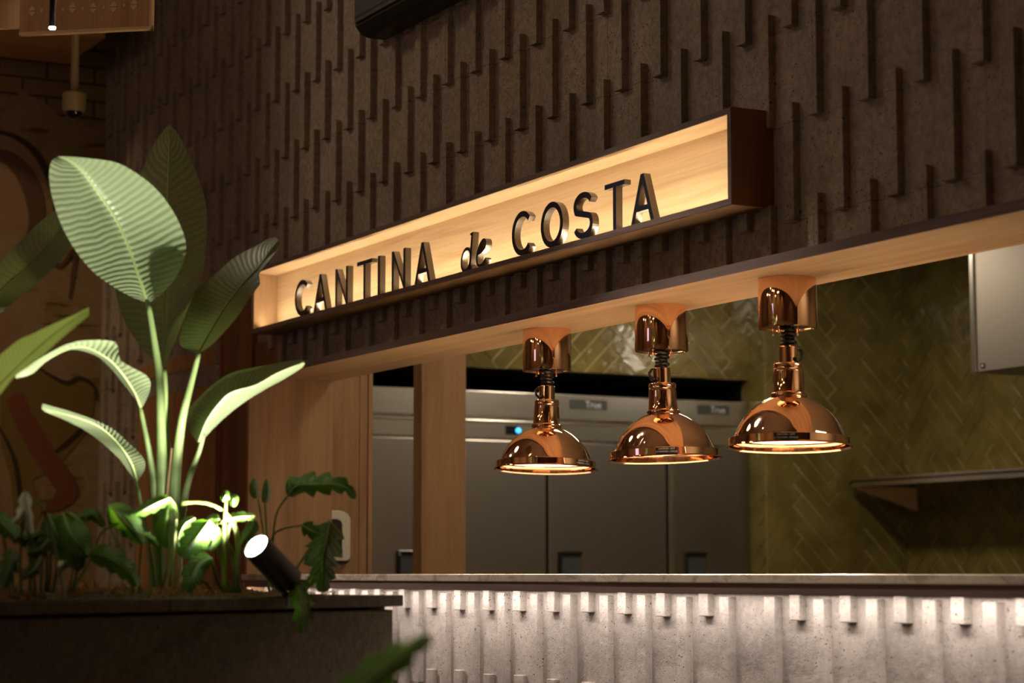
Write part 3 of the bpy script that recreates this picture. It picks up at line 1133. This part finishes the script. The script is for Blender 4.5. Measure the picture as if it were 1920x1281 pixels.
def proj(p):
    q = Vector(p) - CAM
    z = q.dot(Fw)
    return 960 + FPX * q.dot(Rt) / z, 640.5 - FPX * q.dot(Up) / z


mm = 6.06 / FPX
for px, py, big in ((60, 20, 1), (78, 19, 0), (118, 17.5, 0), (136, 14, 1), (156, 15.5, 0), (175, 14, 1), (195, 13, 0), (213, 12, 1), (233, 9, 0), (251, 8, 1)):
    u = (px - 36) * mm * plen / (244 * mm)
    z = (62 - 12 * (px - 36) / 244 - py) * mm
    bm = bmesh.new()
    h = 7.2 * mm
    for polys in (([(-h, .9 * mm), (h, .9 * mm), (h * .55, 6 * mm), (0, 11 * mm), (-h * .55, 6 * mm)], [(-h, -.9 * mm), (h, -.9 * mm), (h * .55, -6 * mm), (0, -11 * mm), (-h * .55, -6 * mm)]) if big else ([(0, 4.4 * mm), (2.6 * mm, 0), (0, -4.4 * mm), (-2.6 * mm, 0)],)):
        a = [bm.verts.new(sp(u + x, z + y) + en * .0015) for x, y in polys]
        b = [bm.verts.new(sp(u + x, z + y)) for x, y in polys]
        bm.faces.new(a)
        for i in range(len(a)):
            bm.faces.new((a[i], a[(i + 1) % len(a)], b[(i + 1) % len(a)], b[i]))
    obj('cut_out_fill', bm, M['pale_wood'], scr)  # pale plates paint the lit panel seen through the cut-outs
bm = bmesh.new()
for u in (.06, plen - .06):
    tube(bm, [sp(u, .53) - en * .009, (sp(u, .5) - en * .009).xy.to_3d() + Uz * 4.6], .003, 8)
obj('hanging_rod', bm, M['black'], scr)

A0, A1 = at(-60, 56, 6.6), at(36, 51.5, 6.55)
e2 = Vector((A1.x - A0.x, A1.y - A0.y, 0))
bm = quad_panel([A0, A1, A1 + Uz * .5, A0 + Uz * .5], .02, -en)
for v in bm.verts:
    pass
s2 = thing('hanging_screen', 'second oak screen panel at the far upper left, half hidden by the one with diamonds', 'screen', tuple(A0))
obj('panel', bm, M['screen_wood'], s2)
bm = bmesh.new()
for f_ in (.2, .8):
    p = A0.lerp(A1, f_) + Uz * .48 - en * .01
    tube(bm, [p, (p.x, p.y, 4.6)], .003, 8)
obj('hanging_rod', bm, M['black'], s2)

# wooden bulkhead and beam below the ceiling by the mural
b0 = on(-60, 75, 0, -9.55)
b1 = on(198, 62, 0, -9.55)
bk = thing('ceiling_beam', 'plain tan timber bulkhead behind the oak screen at the upper left', 'beam', (-9.6, b0.y, b0.z))
obj('timber', B(-9.85, -9.55, b0.y - .6, b1.y, b1.z - .02, 4.6), M['screen_wood'], bk)
c0_ = on(0, 108, 0, -10.0)
c1_ = on(150, 104, 0, -10.0)
bk2 = thing('ceiling_beam', 'red-brown timber beam above the white dome camera', 'beam', (-10.0, c0_.y, c0_.z))
obj('timber', B(-10.2, -9.86, c0_.y - .7, c1_.y, c1_.z, 4.6), M['door_wood'], bk2)

pd = at(98, 54, 5.2)
pn = thing('pendant_light', 'slim black tube pendant with a small lit tip at the upper left', 'light', tuple(pd))
bm = bmesh.new()
tube(bm, [pd + Uz * .004, (pd.x, pd.y, 4.6)], .0077, 16)
obj('tube', bm, M['black'], pn, smooth=True)
bm = bmesh.new()
tube(bm, [pd, pd + Uz * .006], .0072, 16)
obj('lit_tip', bm, M['lens'], pn)

cb = at(139, 198, 9.3)
sc_ = 9.3 / FPX
cc = thing('security_camera', 'white dome camera on a pole in front of the mural wall', 'camera', tuple(cb))
bm = bmesh.new()
lathe(bm, [(0, 24 * sc_), (20 * sc_, 24 * sc_), (22 * sc_, 22 * sc_), (22 * sc_, -4 * sc_), (19 * sc_, -12 * sc_), (0, -12 * sc_)], tuple(cb), 32)
obj('housing', bm, M['cream'], cc, smooth=True, auto=40)
bm = bmesh.new()
lathe(bm, [(16 * sc_, -11.5 * sc_), (14.5 * sc_, -18 * sc_), (9 * sc_, -23 * sc_), (0, -25 * sc_)], tuple(cb), 32)
obj('dome', bm, M['black_gloss'], cc, smooth=True)
bm = bmesh.new()
tube(bm, [cb + Uz * 23 * sc_, (cb.x, cb.y, 4.6)], 7.5 * sc_, 20)
obj('pole', bm, M['cream'], cc, smooth=True)

# black box high on the stone wall
bx = thing('speaker_cabinet', 'black cabinet high on the stone wall, cut by the top of the picture', 'speaker', (-6.3, YB, 3.0))
bm = bmesh.new()
P = [(3.155, 3.0), (3.09, 3.0), (3.06, 3.01), (3.04, 3.035), (3.035, 3.07), (3.035, 3.6), (3.155, 3.6)]
a = [bm.verts.new((-7.0, *p)) for p in P]
b = [bm.verts.new((-5.7, *p)) for p in P]
bm.faces.new(a)
bm.faces.new(b)
for i in range(len(P)):
    j = (i + 1) % len(P)
    bm.faces.new((a[i], a[j], b[j], b[i]))
obj('cabinet', bm, M['black'], bx)
obj('trim_line', B(-6.985, -5.7, 3.030, 3.036, 3.045, 3.058), mat('dark_bronze', (.04, .03, .022), .4), bx)

# ------------------------------------------------------------------ planter
RC = at(757, 1115.7, 5.0)
LC = at(0, 1127.5, 3.9)
PZ = 1.053
u_ = Vector((RC.x - LC.x, RC.y - LC.y, 0))
u_.normalize()
n_ = Vector((-u_.y, u_.x, 0))
if n_.dot(Fh) < 0:
    n_ = -n_
LC2 = Vector((LC.x, LC.y, 0)) - u_ * .5
RC2 = Vector((RC.x, RC.y, 0))
plen_ = (RC2 - LC2).length
PD = .85                                # depth of the planter


def pp(u, d, z):
    return LC2 + u_ * u + n_ * d + Uz * z


def pbox(bm, u0, u1, d0, d1, z0, z1):
    v = [bm.verts.new(pp(*q)) for q in ((u0, d0, z0), (u1, d0, z0), (u1, d1, z0), (u0, d1, z0), (u0, d0, z1), (u1, d0, z1), (u1, d1, z1), (u0, d1, z1))]
    for q in ((0, 1, 2, 3), (4, 5, 6, 7), (0, 1, 5, 4), (1, 2, 6, 5), (2, 3, 7, 6), (3, 0, 4, 7)):
        bm.faces.new([v[i] for i in q])


plt = thing('planter', 'long dark stone planter box filled with plants at the left', 'planter', tuple(pp(plen_ / 2, PD / 2, 0)))
jl = plen_ * .54
bm = bmesh.new()
pbox(bm, 0, jl - .0015, 0, .06, PZ - .026, PZ)
pbox(bm, jl + .0015, plen_, 0, .06, PZ - .026, PZ)
pbox(bm, plen_ - .06, plen_, .06, PD, PZ - .026, PZ)
pbox(bm, 0, plen_ - .06, PD - .06, PD, PZ - .026, PZ)
obj('coping', bm, M['planter_stone'], plt, bevel=.003)
bm = bmesh.new()
pbox(bm, 0, plen_ - .022, .014, .06, 0, PZ - .033)
pbox(bm, plen_ - .06, plen_ - .002, .05, PD - .01, 0, PZ - .026)
pbox(bm, 0, plen_ - .06, PD - .06, PD - .012, 0, PZ - .026)
pbox(bm, 0, .04, .06, PD - .06, 0, PZ - .026)
pbox(bm, .04, plen_ - .06, .06, PD - .06, .8, .84)
obj('body', bm, M['planter_stone'], plt, bevel=.003)
bm = bmesh.new()
nu, nd = 40, 12
g = [[bm.verts.new(pp(.041 + (plen_ - .102) * i / nu, .061 + (PD - .122) * j / nd, PZ - .012 + .022 * math.sin(PI * j / nd) + random.uniform(-.008, .008))) for j in range(nd + 1)] for i in range(nu + 1)]
for i in range(nu):
    for j in range(nd):
        bm.faces.new((g[i][j], g[i + 1][j], g[i + 1][j + 1], g[i][j + 1]))
so = obj('soil', bm, M['soil'], plt, smooth=True)
so['kind'] = 'stuff'
bm = bmesh.new()
for i in range(900):
    u, d = random.uniform(.1, plen_ - .12), random.uniform(.09, PD - .12)
    z = PZ - .012 + .022 * math.sin(PI * (d - .061) / (PD - .122))
    a = random.uniform(0, 2 * PI)
    l = random.uniform(.02, .05)
    hgt = random.uniform(.004, .02) * (1.5 if (int(u * 3.1) % 2) else .8)
    q = Vector((math.cos(a), math.sin(a), 0)) * l / 2
    c = pp(u, d, z - .004)
    P = [c - q + Uz * random.uniform(-.004, .01), c + Uz * hgt, c + q + Uz * random.uniform(-.004, .01)]
    tube(bm, spline(P, 5), .0013, 4, False)
tag(obj('mulch', bm, M['fibre']), 'loose brown coconut fibre mulch lying along the planter', 'mulch', kind='stuff')


# ------------------------------------------------------------------ leaves
def leaf(parent, mid, left, right, material, n=28, m=5, rib=True, ribr=.0026, sag=0.0, exact=False):
    """a leaf blade from three 3-D lines: its midrib and its two edges, all from stalk to tip"""
    f = (lambda P: [Vector(p) for p in P]) if exact else (lambda P: spline([at(*p) for p in P], n))
    C_, L, R_ = f(mid), f(left), f(right)
    n = len(C_)
    bm = bmesh.new()
    uvl = bm.loops.layers.uv.new('UVMap')
    rows = []
    for i in range(n):
        row = []
        for side, E in ((-1, L), (1, R_)):
            for k in (range(m, 0, -1) if side < 0 else range(1, m + 1)):
                t = k / m
                p = C_[i].lerp(E[i], t)
                p = p + (-Fw) * (sag * math.sin(PI * t) * (E[i] - C_[i]).length)
                row.append((p, .5 + side * t / 2))
            if side < 0:
                row.append((C_[i].copy(), .5))
        rows.append([(bm.verts.new(p), u, i / (n - 1)) for p, u in row])
    for a, b in zip(rows, rows[1:]):
        for k in range(len(a) - 1):
            q = (a[k], a[k + 1], b[k + 1], b[k])
            fc = bm.faces.new([x[0] for x in q])
            for lp, x in zip(fc.loops, q):
                lp[uvl].uv = (x[1], x[2])
    o = obj('leaf', bm, material, parent, smooth=True)
    if rib:
        bm = bmesh.new()
        tube(bm, [c + (-Fw) * .0004 for c in C_[:-1]], [ribr * (1 - .8 * i / n) for i in range(n - 1)], 8)
        obj('midrib', bm, M['midrib'], o, smooth=True)
    return o


def stalk(parent, pts, r0, r1, material, n=22, name='stalk', px=True):
    P = spline([at(*p) for p in pts] if px else pts, n)
    bm = bmesh.new()
    tube(bm, P, [r0 + (r1 - r0) * i / (n - 1) for i in range(n)], 10)
    return obj(name, bm, material, parent, smooth=True)


def lob(parent, spine, hw, lobes=5, depth=.45, edge=.04, material=None, n=66, base=.75, twist=0.0):
    """a lobed leaf along a spine of (px, py, Z); hw is half its width in picture units; edge is how far the margins bend away"""
    C_ = spline([at(*p) for p in spline([Vector(p) for p in spine], n)], n)
    px = spline([Vector(p) for p in spine], n)
    L, R_ = [], []
    for i in range(n):
        t = i / (n - 1)
        a, b = px[max(i - 1, 0)], px[min(i + 1, n - 1)]
        d = Vector((b.x - a.x, b.y - a.y))
        d.normalize()
        w = hw * (math.sin(PI * min(1, t * .92 + .08) ** base)) ** .7
        ph = (t * lobes) % 1.0
        saw = (ph / .7) ** .75 if ph < .7 else (1 - ph) / .3
        if lobes <= 2:
            saw = abs(math.sin(PI * t * lobes)) ** .6
        w *= (1 - depth) + depth * saw
        sw = hw * .35 * (1 - t) * depth                # lobes point forward
        for sgn, out in ((1, L), (-1, R_)):
            k = Vector((-d.y, d.x)) * w * sgn + d * (w * .35)
            out.append(at(px[i].x + k.x, px[i].y + k.y, px[i].z + edge * (w / hw) * (1 + twist * sgn)))
    return leaf(parent, C_, L, R_, material or M['leaf_dark'], m=3, ribr=.0016, exact=True)


ZP = 4.72
_at = at


def at(px, py, Z):
    return _at(px, py, Z + DZ)


DZ = .24
bp = thing('bird_of_paradise_plant', 'tall plant with large paddle shaped leaves standing in the stone planter', 'plant', tuple(at(316, 1110, ZP)))
LM = M['leaf']
# the large bright leaf at the front
leaf(bp, [(277, 570, 4.74), (266, 535, 4.75), (255, 505, 4.76), (243.6, 471, 4.77), (221, 418, 4.77), (187, 366, 4.74), (154, 321, 4.68), (130, 302, 4.63), (107, 294, 4.58)],
     [(276, 568, 4.74), (245, 556, 4.71), (205, 533, 4.66), (168, 503, 4.62), (134, 458, 4.58), (108, 404, 4.54), (93, 345, 4.52), (95, 306, 4.52), (106, 295, 4.57)],
     [(279, 568, 4.74), (302, 552, 4.70), (330, 520, 4.70), (348, 476, 4.72), (345, 441, 4.73), (322, 392, 4.72), (285, 347, 4.69), (226, 308, 4.64), (168, 297, 4.60), (112, 293, 4.58)], LM, n=36, m=7, ribr=.0045, sag=-.06)
# the tall dark leaf behind it
leaf(bp, [(307, 694, 4.80), (308, 620, 4.90), (309, 540, 5.03), (312, 450, 5.18), (315, 360, 5.34), (317, 290, 5.46), (318, 234, 5.54)],
     [(305, 696, 4.80), (262, 648, 4.92), (228, 590, 5.04), (215, 520, 5.17), (224, 430, 5.29), (262, 330, 5.43), (292, 264, 5.50), (317, 233, 5.54)],
     [(307, 698, 4.80), (337, 617, 4.76), (362, 556, 4.88), (383, 500, 5.06), (388, 400, 5.30), (378, 352, 5.38), (357, 298, 5.47), (336, 254, 5.52), (319, 234, 5.54)], LM, n=32, m=6, ribr=.004)
# leaf pointing at the sign
leaf(bp, [(371, 664, 4.74), (397, 618, 4.81), (421, 578, 4.87), (454, 534, 4.95), (488, 497, 5.00), (508, 468, 5.03), (523, 449, 5.05)],
     [(370, 664, 4.74), (337, 645, 4.84), (348, 595, 4.93), (366, 548, 5.0), (403, 515, 5.05), (440, 482, 5.09), (480, 461, 5.09), (507, 446, 5.07), (522, 447, 5.05)],
     [(373, 663, 4.74), (398, 646, 4.75), (423, 620, 4.79), (448, 590, 4.84), (472, 553, 4.91), (488, 532, 4.95), (486, 512, 4.98), (502, 493, 5.00), (525, 460, 5.04), (524, 450, 5.05)], LM, n=30, m=5, ribr=.003)
# lower leaf reaching right, folded along its midrib
leaf(bp, [(373, 828, 4.70), (390, 786, 4.68), (417, 750, 4.67), (437, 735, 4.67), (481, 722, 4.67), (520, 700, 4.67), (569, 680, 4.67)],
     [(370, 830, 4.70), (352, 800, 4.80), (354, 769, 4.86), (366, 752, 4.89), (407, 715, 4.91), (437, 698, 4.90), (488, 687, 4.84), (538, 678, 4.75), (570, 675, 4.67)],
     [(375, 831, 4.70), (404, 800, 4.74), (434, 773, 4.75), (471, 746, 4.75), (505, 726, 4.74), (538, 708, 4.72), (568, 688, 4.69), (571, 680, 4.67)], LM, n=30, m=5, ribr=.003)
# arching leaf on the left
leaf(bp, [(264, 765, 4.70), (252, 735, 4.66), (225, 695, 4.62), (196, 668, 4.58), (150, 650, 4.55), (100, 668, 4.5), (60, 694, 4.48), (29, 706, 4.46)],
     [(262, 762, 4.70), (236, 726, 4.68), (201, 684, 4.65), (175, 665, 4.62), (131, 656, 4.60), (87, 678, 4.54), (61, 701, 4.5), (30, 710, 4.46)],
     [(267, 764, 4.70), (281, 733, 4.62), (276, 706, 4.56), (226, 676, 4.52), (222, 652, 4.50), (212, 640, 4.49), (166, 638, 4.48), (131, 644, 4.46), (100, 658, 4.45), (50, 688, 4.45), (28, 702, 4.46)], LM, n=32, m=5, ribr=.003)
# lowest left leaf
leaf(bp, [(257, 902, 4.70), (246, 868, 4.66), (222, 832, 4.62), (186, 800, 4.58), (140, 782, 4.54), (78, 766, 4.50)],
     [(255, 902, 4.70), (243, 888, 4.69), (219, 856, 4.67), (175, 818, 4.64), (131, 792, 4.58), (84, 772, 4.50)],
     [(260, 901, 4.70), (272, 876, 4.64), (266, 855, 4.60), (238, 828, 4.57), (210, 804, 4.54), (170, 785, 4.52), (122, 769, 4.50), (80, 757, 4.49)], LM, n=30, m=5, ribr=.003)
# stalks
stalk(bp, [(318, 1112, ZP), (314, 1020, ZP), (305, 931, ZP), (302, 800, ZP), (299, 710, ZP), (289, 638, ZP), (277, 566, ZP + .02)], .017, .0062, M['stem'])
stalk(bp, [(322, 1112, ZP + .04), (322, 1000, ZP + .04), (314, 900, ZP + .05), (311, 760, ZP + .06), (308, 692, ZP + .08)], .014, .0055, M['stem'])
stalk(bp, [(328, 1112, ZP + .01), (327, 1010, ZP), (327, 930, ZP), (332, 860, ZP), (342, 785, ZP), (355, 732, ZP), (373, 662, ZP + .02)], .019, .0055, M['stem'])
stalk(bp, [(330, 1112, ZP + .03), (337, 1000, ZP + .02), (346, 935, ZP), (356, 893, ZP - .01), (373, 848, ZP - .02), (382, 815, ZP - .02)], .013, .0045, M['stem'])
stalk(bp, [(300, 1112, ZP + .04), (294, 1010, ZP + .03), (288, 910, ZP), (280, 850, ZP - .01), (271, 804, ZP - .02), (263, 764, ZP - .02)], .014, .0045, M['stem'])
stalk(bp, [(288, 1112, ZP), (275, 1010, ZP), (264, 945, ZP), (257, 902, ZP - .02)], .008, .004, M['stem'])
stalk(bp, [(325, 1112, ZP - .01), (322, 1040, ZP - .014), (320, 990, ZP - .012)], .02, .012, M['husk'], name='husk')
stalk(bp, [(312, 940, ZP - .016), (317, 890, ZP - .018), (322, 840, ZP - .014)], .0034, .001, M['husk'], name='husk')
stalk(bp, [(280, 1112, ZP - .02), (279, 1060, ZP - .02), (276, 1020, ZP - .02), (292, 930, ZP - .02)], .0028, .0016, M['husk'], name='husk')

DZ = 0.0

# neighbour of the same kind, its stems outside the left edge
b2 = thing('bird_of_paradise_plant', 'paddle leaved plant reaching in from the left edge of the picture', 'plant', tuple(at(-110, 1112, 4.35)))
leaf(b2, [(-40, 610, 4.80), (0, 545, 4.98), (50, 500, 5.06), (100, 445, 5.16), (133, 400, 5.24)],
     [(-44, 605, 4.80), (-20, 520, 5.14), (44, 446, 5.26), (104, 394, 5.30), (132, 398, 5.24)],
     [(-36, 616, 4.80), (10, 580, 4.92), (66, 533, 5.0), (105, 498, 5.08), (131, 462, 5.14), (135, 405, 5.24)], LM, n=24, m=5)
leaf(b2, [(-30, 765, 4.34), (0, 722, 4.32), (40, 682, 4.30), (76, 648, 4.32), (120, 612, 4.36), (167, 579, 4.40)],
     [(-32, 760, 4.34), (-20, 690, 4.40), (30, 641, 4.40), (57, 628, 4.40), (92, 611, 4.40), (144, 588, 4.40), (166, 576, 4.40)],
     [(-28, 768, 4.34), (0, 740, 4.26), (30, 704, 4.24), (70, 676, 4.28), (109, 640, 4.32), (140, 614, 4.36), (167, 592, 4.39)], LM, n=26, m=5)
stalk(b2, [(-110, 1112, 4.35), (-100, 900, 4.36), (-80, 720, 4.5), (-40, 610, 4.80)], .014, .005, M['stem'])
stalk(b2, [(-100, 1112, 4.33), (-86, 920, 4.33), (-60, 820, 4.34), (-30, 765, 4.34)], .012, .0045, M['stem'])
for o in (bp, b2):
    o['group'] = 'paddle leaved plants'

# ------------------------------------------------------------------ low lobed plants
LD = M['leaf_dark']


def clump(label, base):
    return thing('philodendron_plant', label, 'plant', tuple(at(*base)), 'low lobed plants in the planter')


def lstem(par, pts, r=.0026):
    return stalk(par, pts, r * 1.25, r * .8, M['stem_thin'], 16)


k1 = clump('low dense lobed plant at the left end of the planter with one pale leaf', (50, 1112, 4.30))
pale = lob(k1, [(48, 922, 4.26), (46, 950, 4.24), (36, 972, 4.22), (24, 980, 4.22)], 14, 3, .35, .02, M['bud'])
pale['label'] = 'pale grey-green leaf'
p2 = lob(k1, [(46, 930, 4.24), (52, 965, 4.22), (60, 1000, 4.22)], 11, 3, .35, .02, M['bud'])
p2['label'] = 'pale grey-green leaf'
lob(k1, [(-10, 965, 4.3), (14, 990, 4.26), (30, 1010, 4.24)], 24, 4)
lob(k1, [(26, 1030, 4.22), (14, 1070, 4.2), (6, 1104, 4.2)], 22, 4)
lob(k1, [(92, 1010, 4.3), (74, 1030, 4.28), (50, 1036, 4.26)], 20, 4)
lob(k1, [(20, 1000, 4.3), (50, 1010, 4.3), (80, 1000, 4.3)], 18, 4)
lob(k1, [(75, 1048, 4.26), (60, 1070, 4.24), (40, 1085, 4.22)], 15, 4)
for pts in ([(18, 1112, 4.3), (14, 1050, 4.3), (2, 990, 4.3)], [(40, 1112, 4.3), (38, 1040, 4.3), (44, 960, 4.28)], [(56, 1112, 4.3), (56, 1050, 4.3), (48, 925, 4.28)],
            [(66, 1112, 4.3), (62, 1060, 4.3), (58, 1000, 4.28)], [(76, 1112, 4.3), (80, 1050, 4.3), (92, 1010, 4.3)], [(86, 1112, 4.32), (88, 1030, 4.32), (82, 960, 4.32), (70, 945, 4.3)],
            [(92, 1112, 4.32), (96, 1000, 4.32), (80, 950, 4.32), (62, 938, 4.3)], [(28, 1112, 4.28), (22, 1080, 4.28), (26, 1030, 4.26)], [(98, 1112, 4.3), (106, 1060, 4.3), (100, 1010, 4.3)],
            [(10, 1112, 4.26), (4, 1100, 4.26), (-8, 1060, 4.26)]):
    lstem(k1, pts)
k2 = clump('broad leaved low plant between the dense clump and the tall stems', (135, 1112, 4.42))
lob(k2, [(118, 962, 4.40), (130, 995, 4.36), (150, 1022, 4.34), (163, 1042, 4.34)], 34, 2, .14, .05)
lob(k2, [(92, 966, 4.42), (110, 1005, 4.4), (138, 1040, 4.4), (150, 1070, 4.4)], 32, 2, .14, .05)
lob(k2, [(168, 1040, 4.42), (200, 1045, 4.38), (234, 1066, 4.36), (258, 1100, 4.36)], 26, 4, .3, .04)
lob(k2, [(150, 970, 4.46), (175, 966, 4.46), (196, 988, 4.46)], 13, 3, .25, .02)
lob(k2, [(128, 1062, 4.4), (118, 1058, 4.38), (108, 1066, 4.38)], 9, 3, .3, .02, M['bud'])['label'] = 'small pale leaf'
for pts in ([(135, 1112, 4.42), (150, 1060, 4.42), (168, 1040, 4.42)], [(140, 1112, 4.42), (146, 1050, 4.42), (150, 985, 4.42), (118, 958, 4.40)], [(120, 1112, 4.42), (106, 1040, 4.42), (86, 975, 4.42), (92, 964, 4.42)],
            [(132, 1112, 4.44), (165, 1060, 4.46), (190, 1000, 4.48), (222, 982, 4.5)], [(100, 1112, 4.4), (108, 1080, 4.4), (126, 1062, 4.4)], [(128, 1112, 4.44), (152, 1000, 4.46), (162, 968, 4.46), (150, 968, 4.46)]):
    lstem(k2, pts)
k3 = clump('dark low plant in front of the tall stems', (250, 1112, 4.52))
lob(k3, [(204, 948, 4.52), (225, 968, 4.48), (250, 995, 4.46), (268, 1020, 4.46)], 26, 3, .2, .05)
lob(k3, [(318, 934, 4.56), (290, 946, 4.52), (262, 960, 4.50), (244, 966, 4.5)], 15, 4, .3, .03)
lob(k3, [(318, 938, 4.6), (314, 965, 4.56), (310, 1000, 4.55), (316, 1030, 4.55)], 22, 3, .25, .04)
lob(k3, [(268, 1000, 4.5), (282, 1010, 4.5), (297, 1024, 4.5)], 9, 3, .3, .02)
for pts in ([(250, 1112, 4.54), (232, 1040, 4.54), (206, 990, 4.54), (204, 946, 4.52)], [(318, 1100, 4.6), (326, 1030, 4.62), (330, 960, 4.62), (318, 934, 4.58)],
            [(302, 1110, 4.6), (318, 1040, 4.6), (322, 985, 4.6), (318, 938, 4.6)], [(262, 1112, 4.54), (262, 1060, 4.54), (268, 1000, 4.5)]):
    lstem(k3, pts)
DZ = .05
k4 = clump('brightly lit low plant leaning into the beam of the spotlight', (425, 1112, 4.60))
lob(k4, [(392, 978, 4.52), (376, 1000, 4.50), (352, 1028, 4.48), (338, 1044, 4.48)], 30, 4, .28, .05)
lob(k4, [(396, 1046, 4.52), (372, 1058, 4.50), (358, 1086, 4.48), (348, 1112, 4.48)], 26, 3, .35, .05)
lob(k4, [(408, 990, 4.60), (402, 1012, 4.58), (392, 1032, 4.56)], 16, 3, .25, .02)
lob(k4, [(425, 976, 4.62), (446, 970, 4.62), (478, 968, 4.62)], 11, 3, .3, .02)
lob(k4, [(430, 936, 4.62), (424, 930, 4.60), (418, 940, 4.60)], 10, 2, .2, .02)
lob(k4, [(432, 932, 4.62), (438, 936, 4.60), (437, 950, 4.60)], 9, 2, .2, .02)
lob(k4, [(478, 975, 4.66), (470, 995, 4.66), (452, 1022, 4.66)], 14, 3, .25, .02)
lob(k4, [(366, 972, 4.62), (346, 985, 4.60), (334, 1014, 4.58), (338, 1034, 4.58)], 10, 2, .2, .03)
lob(k4, [(412, 974, 4.64), (400, 972, 4.64), (388, 978, 4.64)], 9, 2, .2, .02)
for pts in ([(425, 1112, 4.6), (422, 1060, 4.6), (420, 1000, 4.6), (424, 940, 4.62)], [(432, 1112, 4.62), (412, 1040, 4.62), (404, 990, 4.62), (425, 976, 4.62)],
            [(436, 1112, 4.62), (444, 1020, 4.62), (430, 970, 4.62), (392, 945, 4.62), (338, 942, 4.62)], [(440, 1112, 4.64), (448, 1010, 4.64), (424, 962, 4.64), (380, 942, 4.64), (340, 946, 4.64)],
            [(445, 1112, 4.66), (432, 1030, 4.66), (408, 990, 4.62)], [(420, 1110, 4.58), (408, 1090, 4.56), (396, 1046, 4.54)], [(418, 1112, 4.6), (430, 985, 4.62), (452, 972, 4.62), (478, 976, 4.64)],
            [(400, 1112, 4.56), (384, 1092, 4.54), (372, 1094, 4.52)], [(450, 1112, 4.64), (440, 1050, 4.64), (418, 1010, 4.62), (392, 978, 4.54)]):
    lstem(k4, pts, .0034)
DZ = 0.0
k5 = clump('lobed plant at the right end of the planter, one leaf hanging over its rim', (545, 1100, 4.86))
lob(k5, [(540, 930, 4.86), (558, 910, 4.84), (592, 908, 4.80), (628, 908, 4.76), (652, 916, 4.74), (666, 936, 4.74)], 25, 5, .5, .04)
lob(k5, [(618, 978, 4.84), (612, 1015, 4.80), (604, 1050, 4.78), (606, 1112, 4.78)], 38, 5, .45, .04)
lob(k5, [(566, 984, 4.86), (586, 996, 4.84), (606, 1004, 4.82)], 18, 3, .45, .03)
lob(k5, [(548, 1088, 4.66), (562, 1110, 4.56), (567, 1145, 4.5), (568, 1188, 4.5)], 27, 4, .5, .03)
lob(k5, [(575, 1098, 4.7), (582, 1090, 4.68), (590, 1080, 4.68)], 11, 3, .3, .02)
lob(k5, [(548, 1092, 4.7), (530, 1092, 4.68), (522, 1102, 4.66)], 9, 3, .3, .02)
lob(k5, [(496, 944, 4.86), (500, 925, 4.85), (500, 898, 4.84)], 9, 1, .1, .03)
lob(k5, [(482, 935, 4.90), (476, 915, 4.89), (478, 897, 4.88)], 10, 1, .1, .03)
for pts in ([(512, 1110, 4.86), (508, 1060, 4.86), (500, 1000, 4.86), (497, 944, 4.86)], [(518, 1110, 4.86), (512, 1020, 4.88), (520, 960, 4.88), (542, 928, 4.86)],
            [(530, 1112, 4.84), (545, 1080, 4.84), (575, 1040, 4.84), (600, 1010, 4.84)], [(536, 1112, 4.86), (560, 1060, 4.86), (600, 1000, 4.86), (618, 976, 4.84)],
            [(512, 1100, 4.88), (508, 1015, 4.88), (530, 992, 4.88), (566, 986, 4.86)], [(528, 1112, 4.84), (528, 1085, 4.78), (548, 1086, 4.68)],
            [(505, 1110, 4.90), (494, 1000, 4.90), (484, 935, 4.90)]):
    lstem(k5, pts, .0024)

# dark plant in a low box right under the camera, only a leaf tip in the picture
lp = tag(thing('philodendron_plant', 'blurred green lobed leaf close to the camera at the bottom of the picture', 'plant', tuple(at(640, 1480, 2.55))), group='low lobed plants in the planter')
lob(lp, [(640, 1330, 2.55), (690, 1280, 2.50), (740, 1240, 2.46), (780, 1212, 2.44), (812, 1194, 2.42)], 46, 4, .5, .03, n=40, base=.6)
stalk(lp, [(640, 1480, 2.55), (630, 1400, 2.56), (640, 1330, 2.55)], .004, .003, M['stem_thin'])
q = at(640, 1480, 2.55)
lpz = q.z
lowp = thing('planter', 'low planter box below the bottom edge of the picture', 'planter', (q.x, q.y, 0))
bm = bmesh.new()
box(bm, q.x - .25, q.x + .25, q.y - .15, q.y + .15, 0, lpz + .004)
obj('body', bm, M['planter_stone'], lowp, bevel=.004)

# ------------------------------------------------------------------ planter spotlight
ZQ = 4.57
h0 = at(480, 1024, ZQ)
h1 = at(520, 1072, ZQ + .02)
ax = (h0 - h1).normalized()
tgt = at(200, 430, 4.62)
ax = ((h0 - h1).normalized() * .8 + (-Fw) * .30).normalized()
sl = thing('garden_spotlight', 'black tube spotlight with a glowing lens standing in the planter', 'spotlight', tuple(at(528, 1112, ZQ + .03)))
rr = .031
bm = bmesh.new()
Lh = .128
t0 = h0
pts = [t0, t0 - ax * Lh]
tube(bm, [t0, t0 - ax * .012], [rr - .0035, rr - .0035], 32, False)
tube(bm, [t0 + ax * .0006, t0 - ax * .001, t0 - ax * .05, t0 - ax * (Lh - .004), t0 - ax * Lh, t0 - ax * (Lh + .0005)], [rr - .0035, rr, rr, rr, rr - .004, .001], 32, False)
obj('housing', bm, M['black'], sl, smooth=True, auto=40)
bm = bmesh.new()
tube(bm, [t0 - ax * .008, t0 - ax * .0035], [rr - .0035, rr - .0035], 32)
obj('lens', bm, M['lens'], sl)
bm = bmesh.new()
e = t0 - ax * (Lh - .02)
tube(bm, [e, Vector((e.x, e.y, PZ - .02))], .008, 12)
obj('spike', bm, M['black'], sl)
ls = spot('planter_spot_light', tuple(t0 + ax * .004), tuple(t0 + ax), 96, (1.0, .92, .80), 122, .5, .018)
ls.rotation_euler = (at(235, 560, 4.70) - t0).to_track_quat('-Z', 'Y').to_euler()
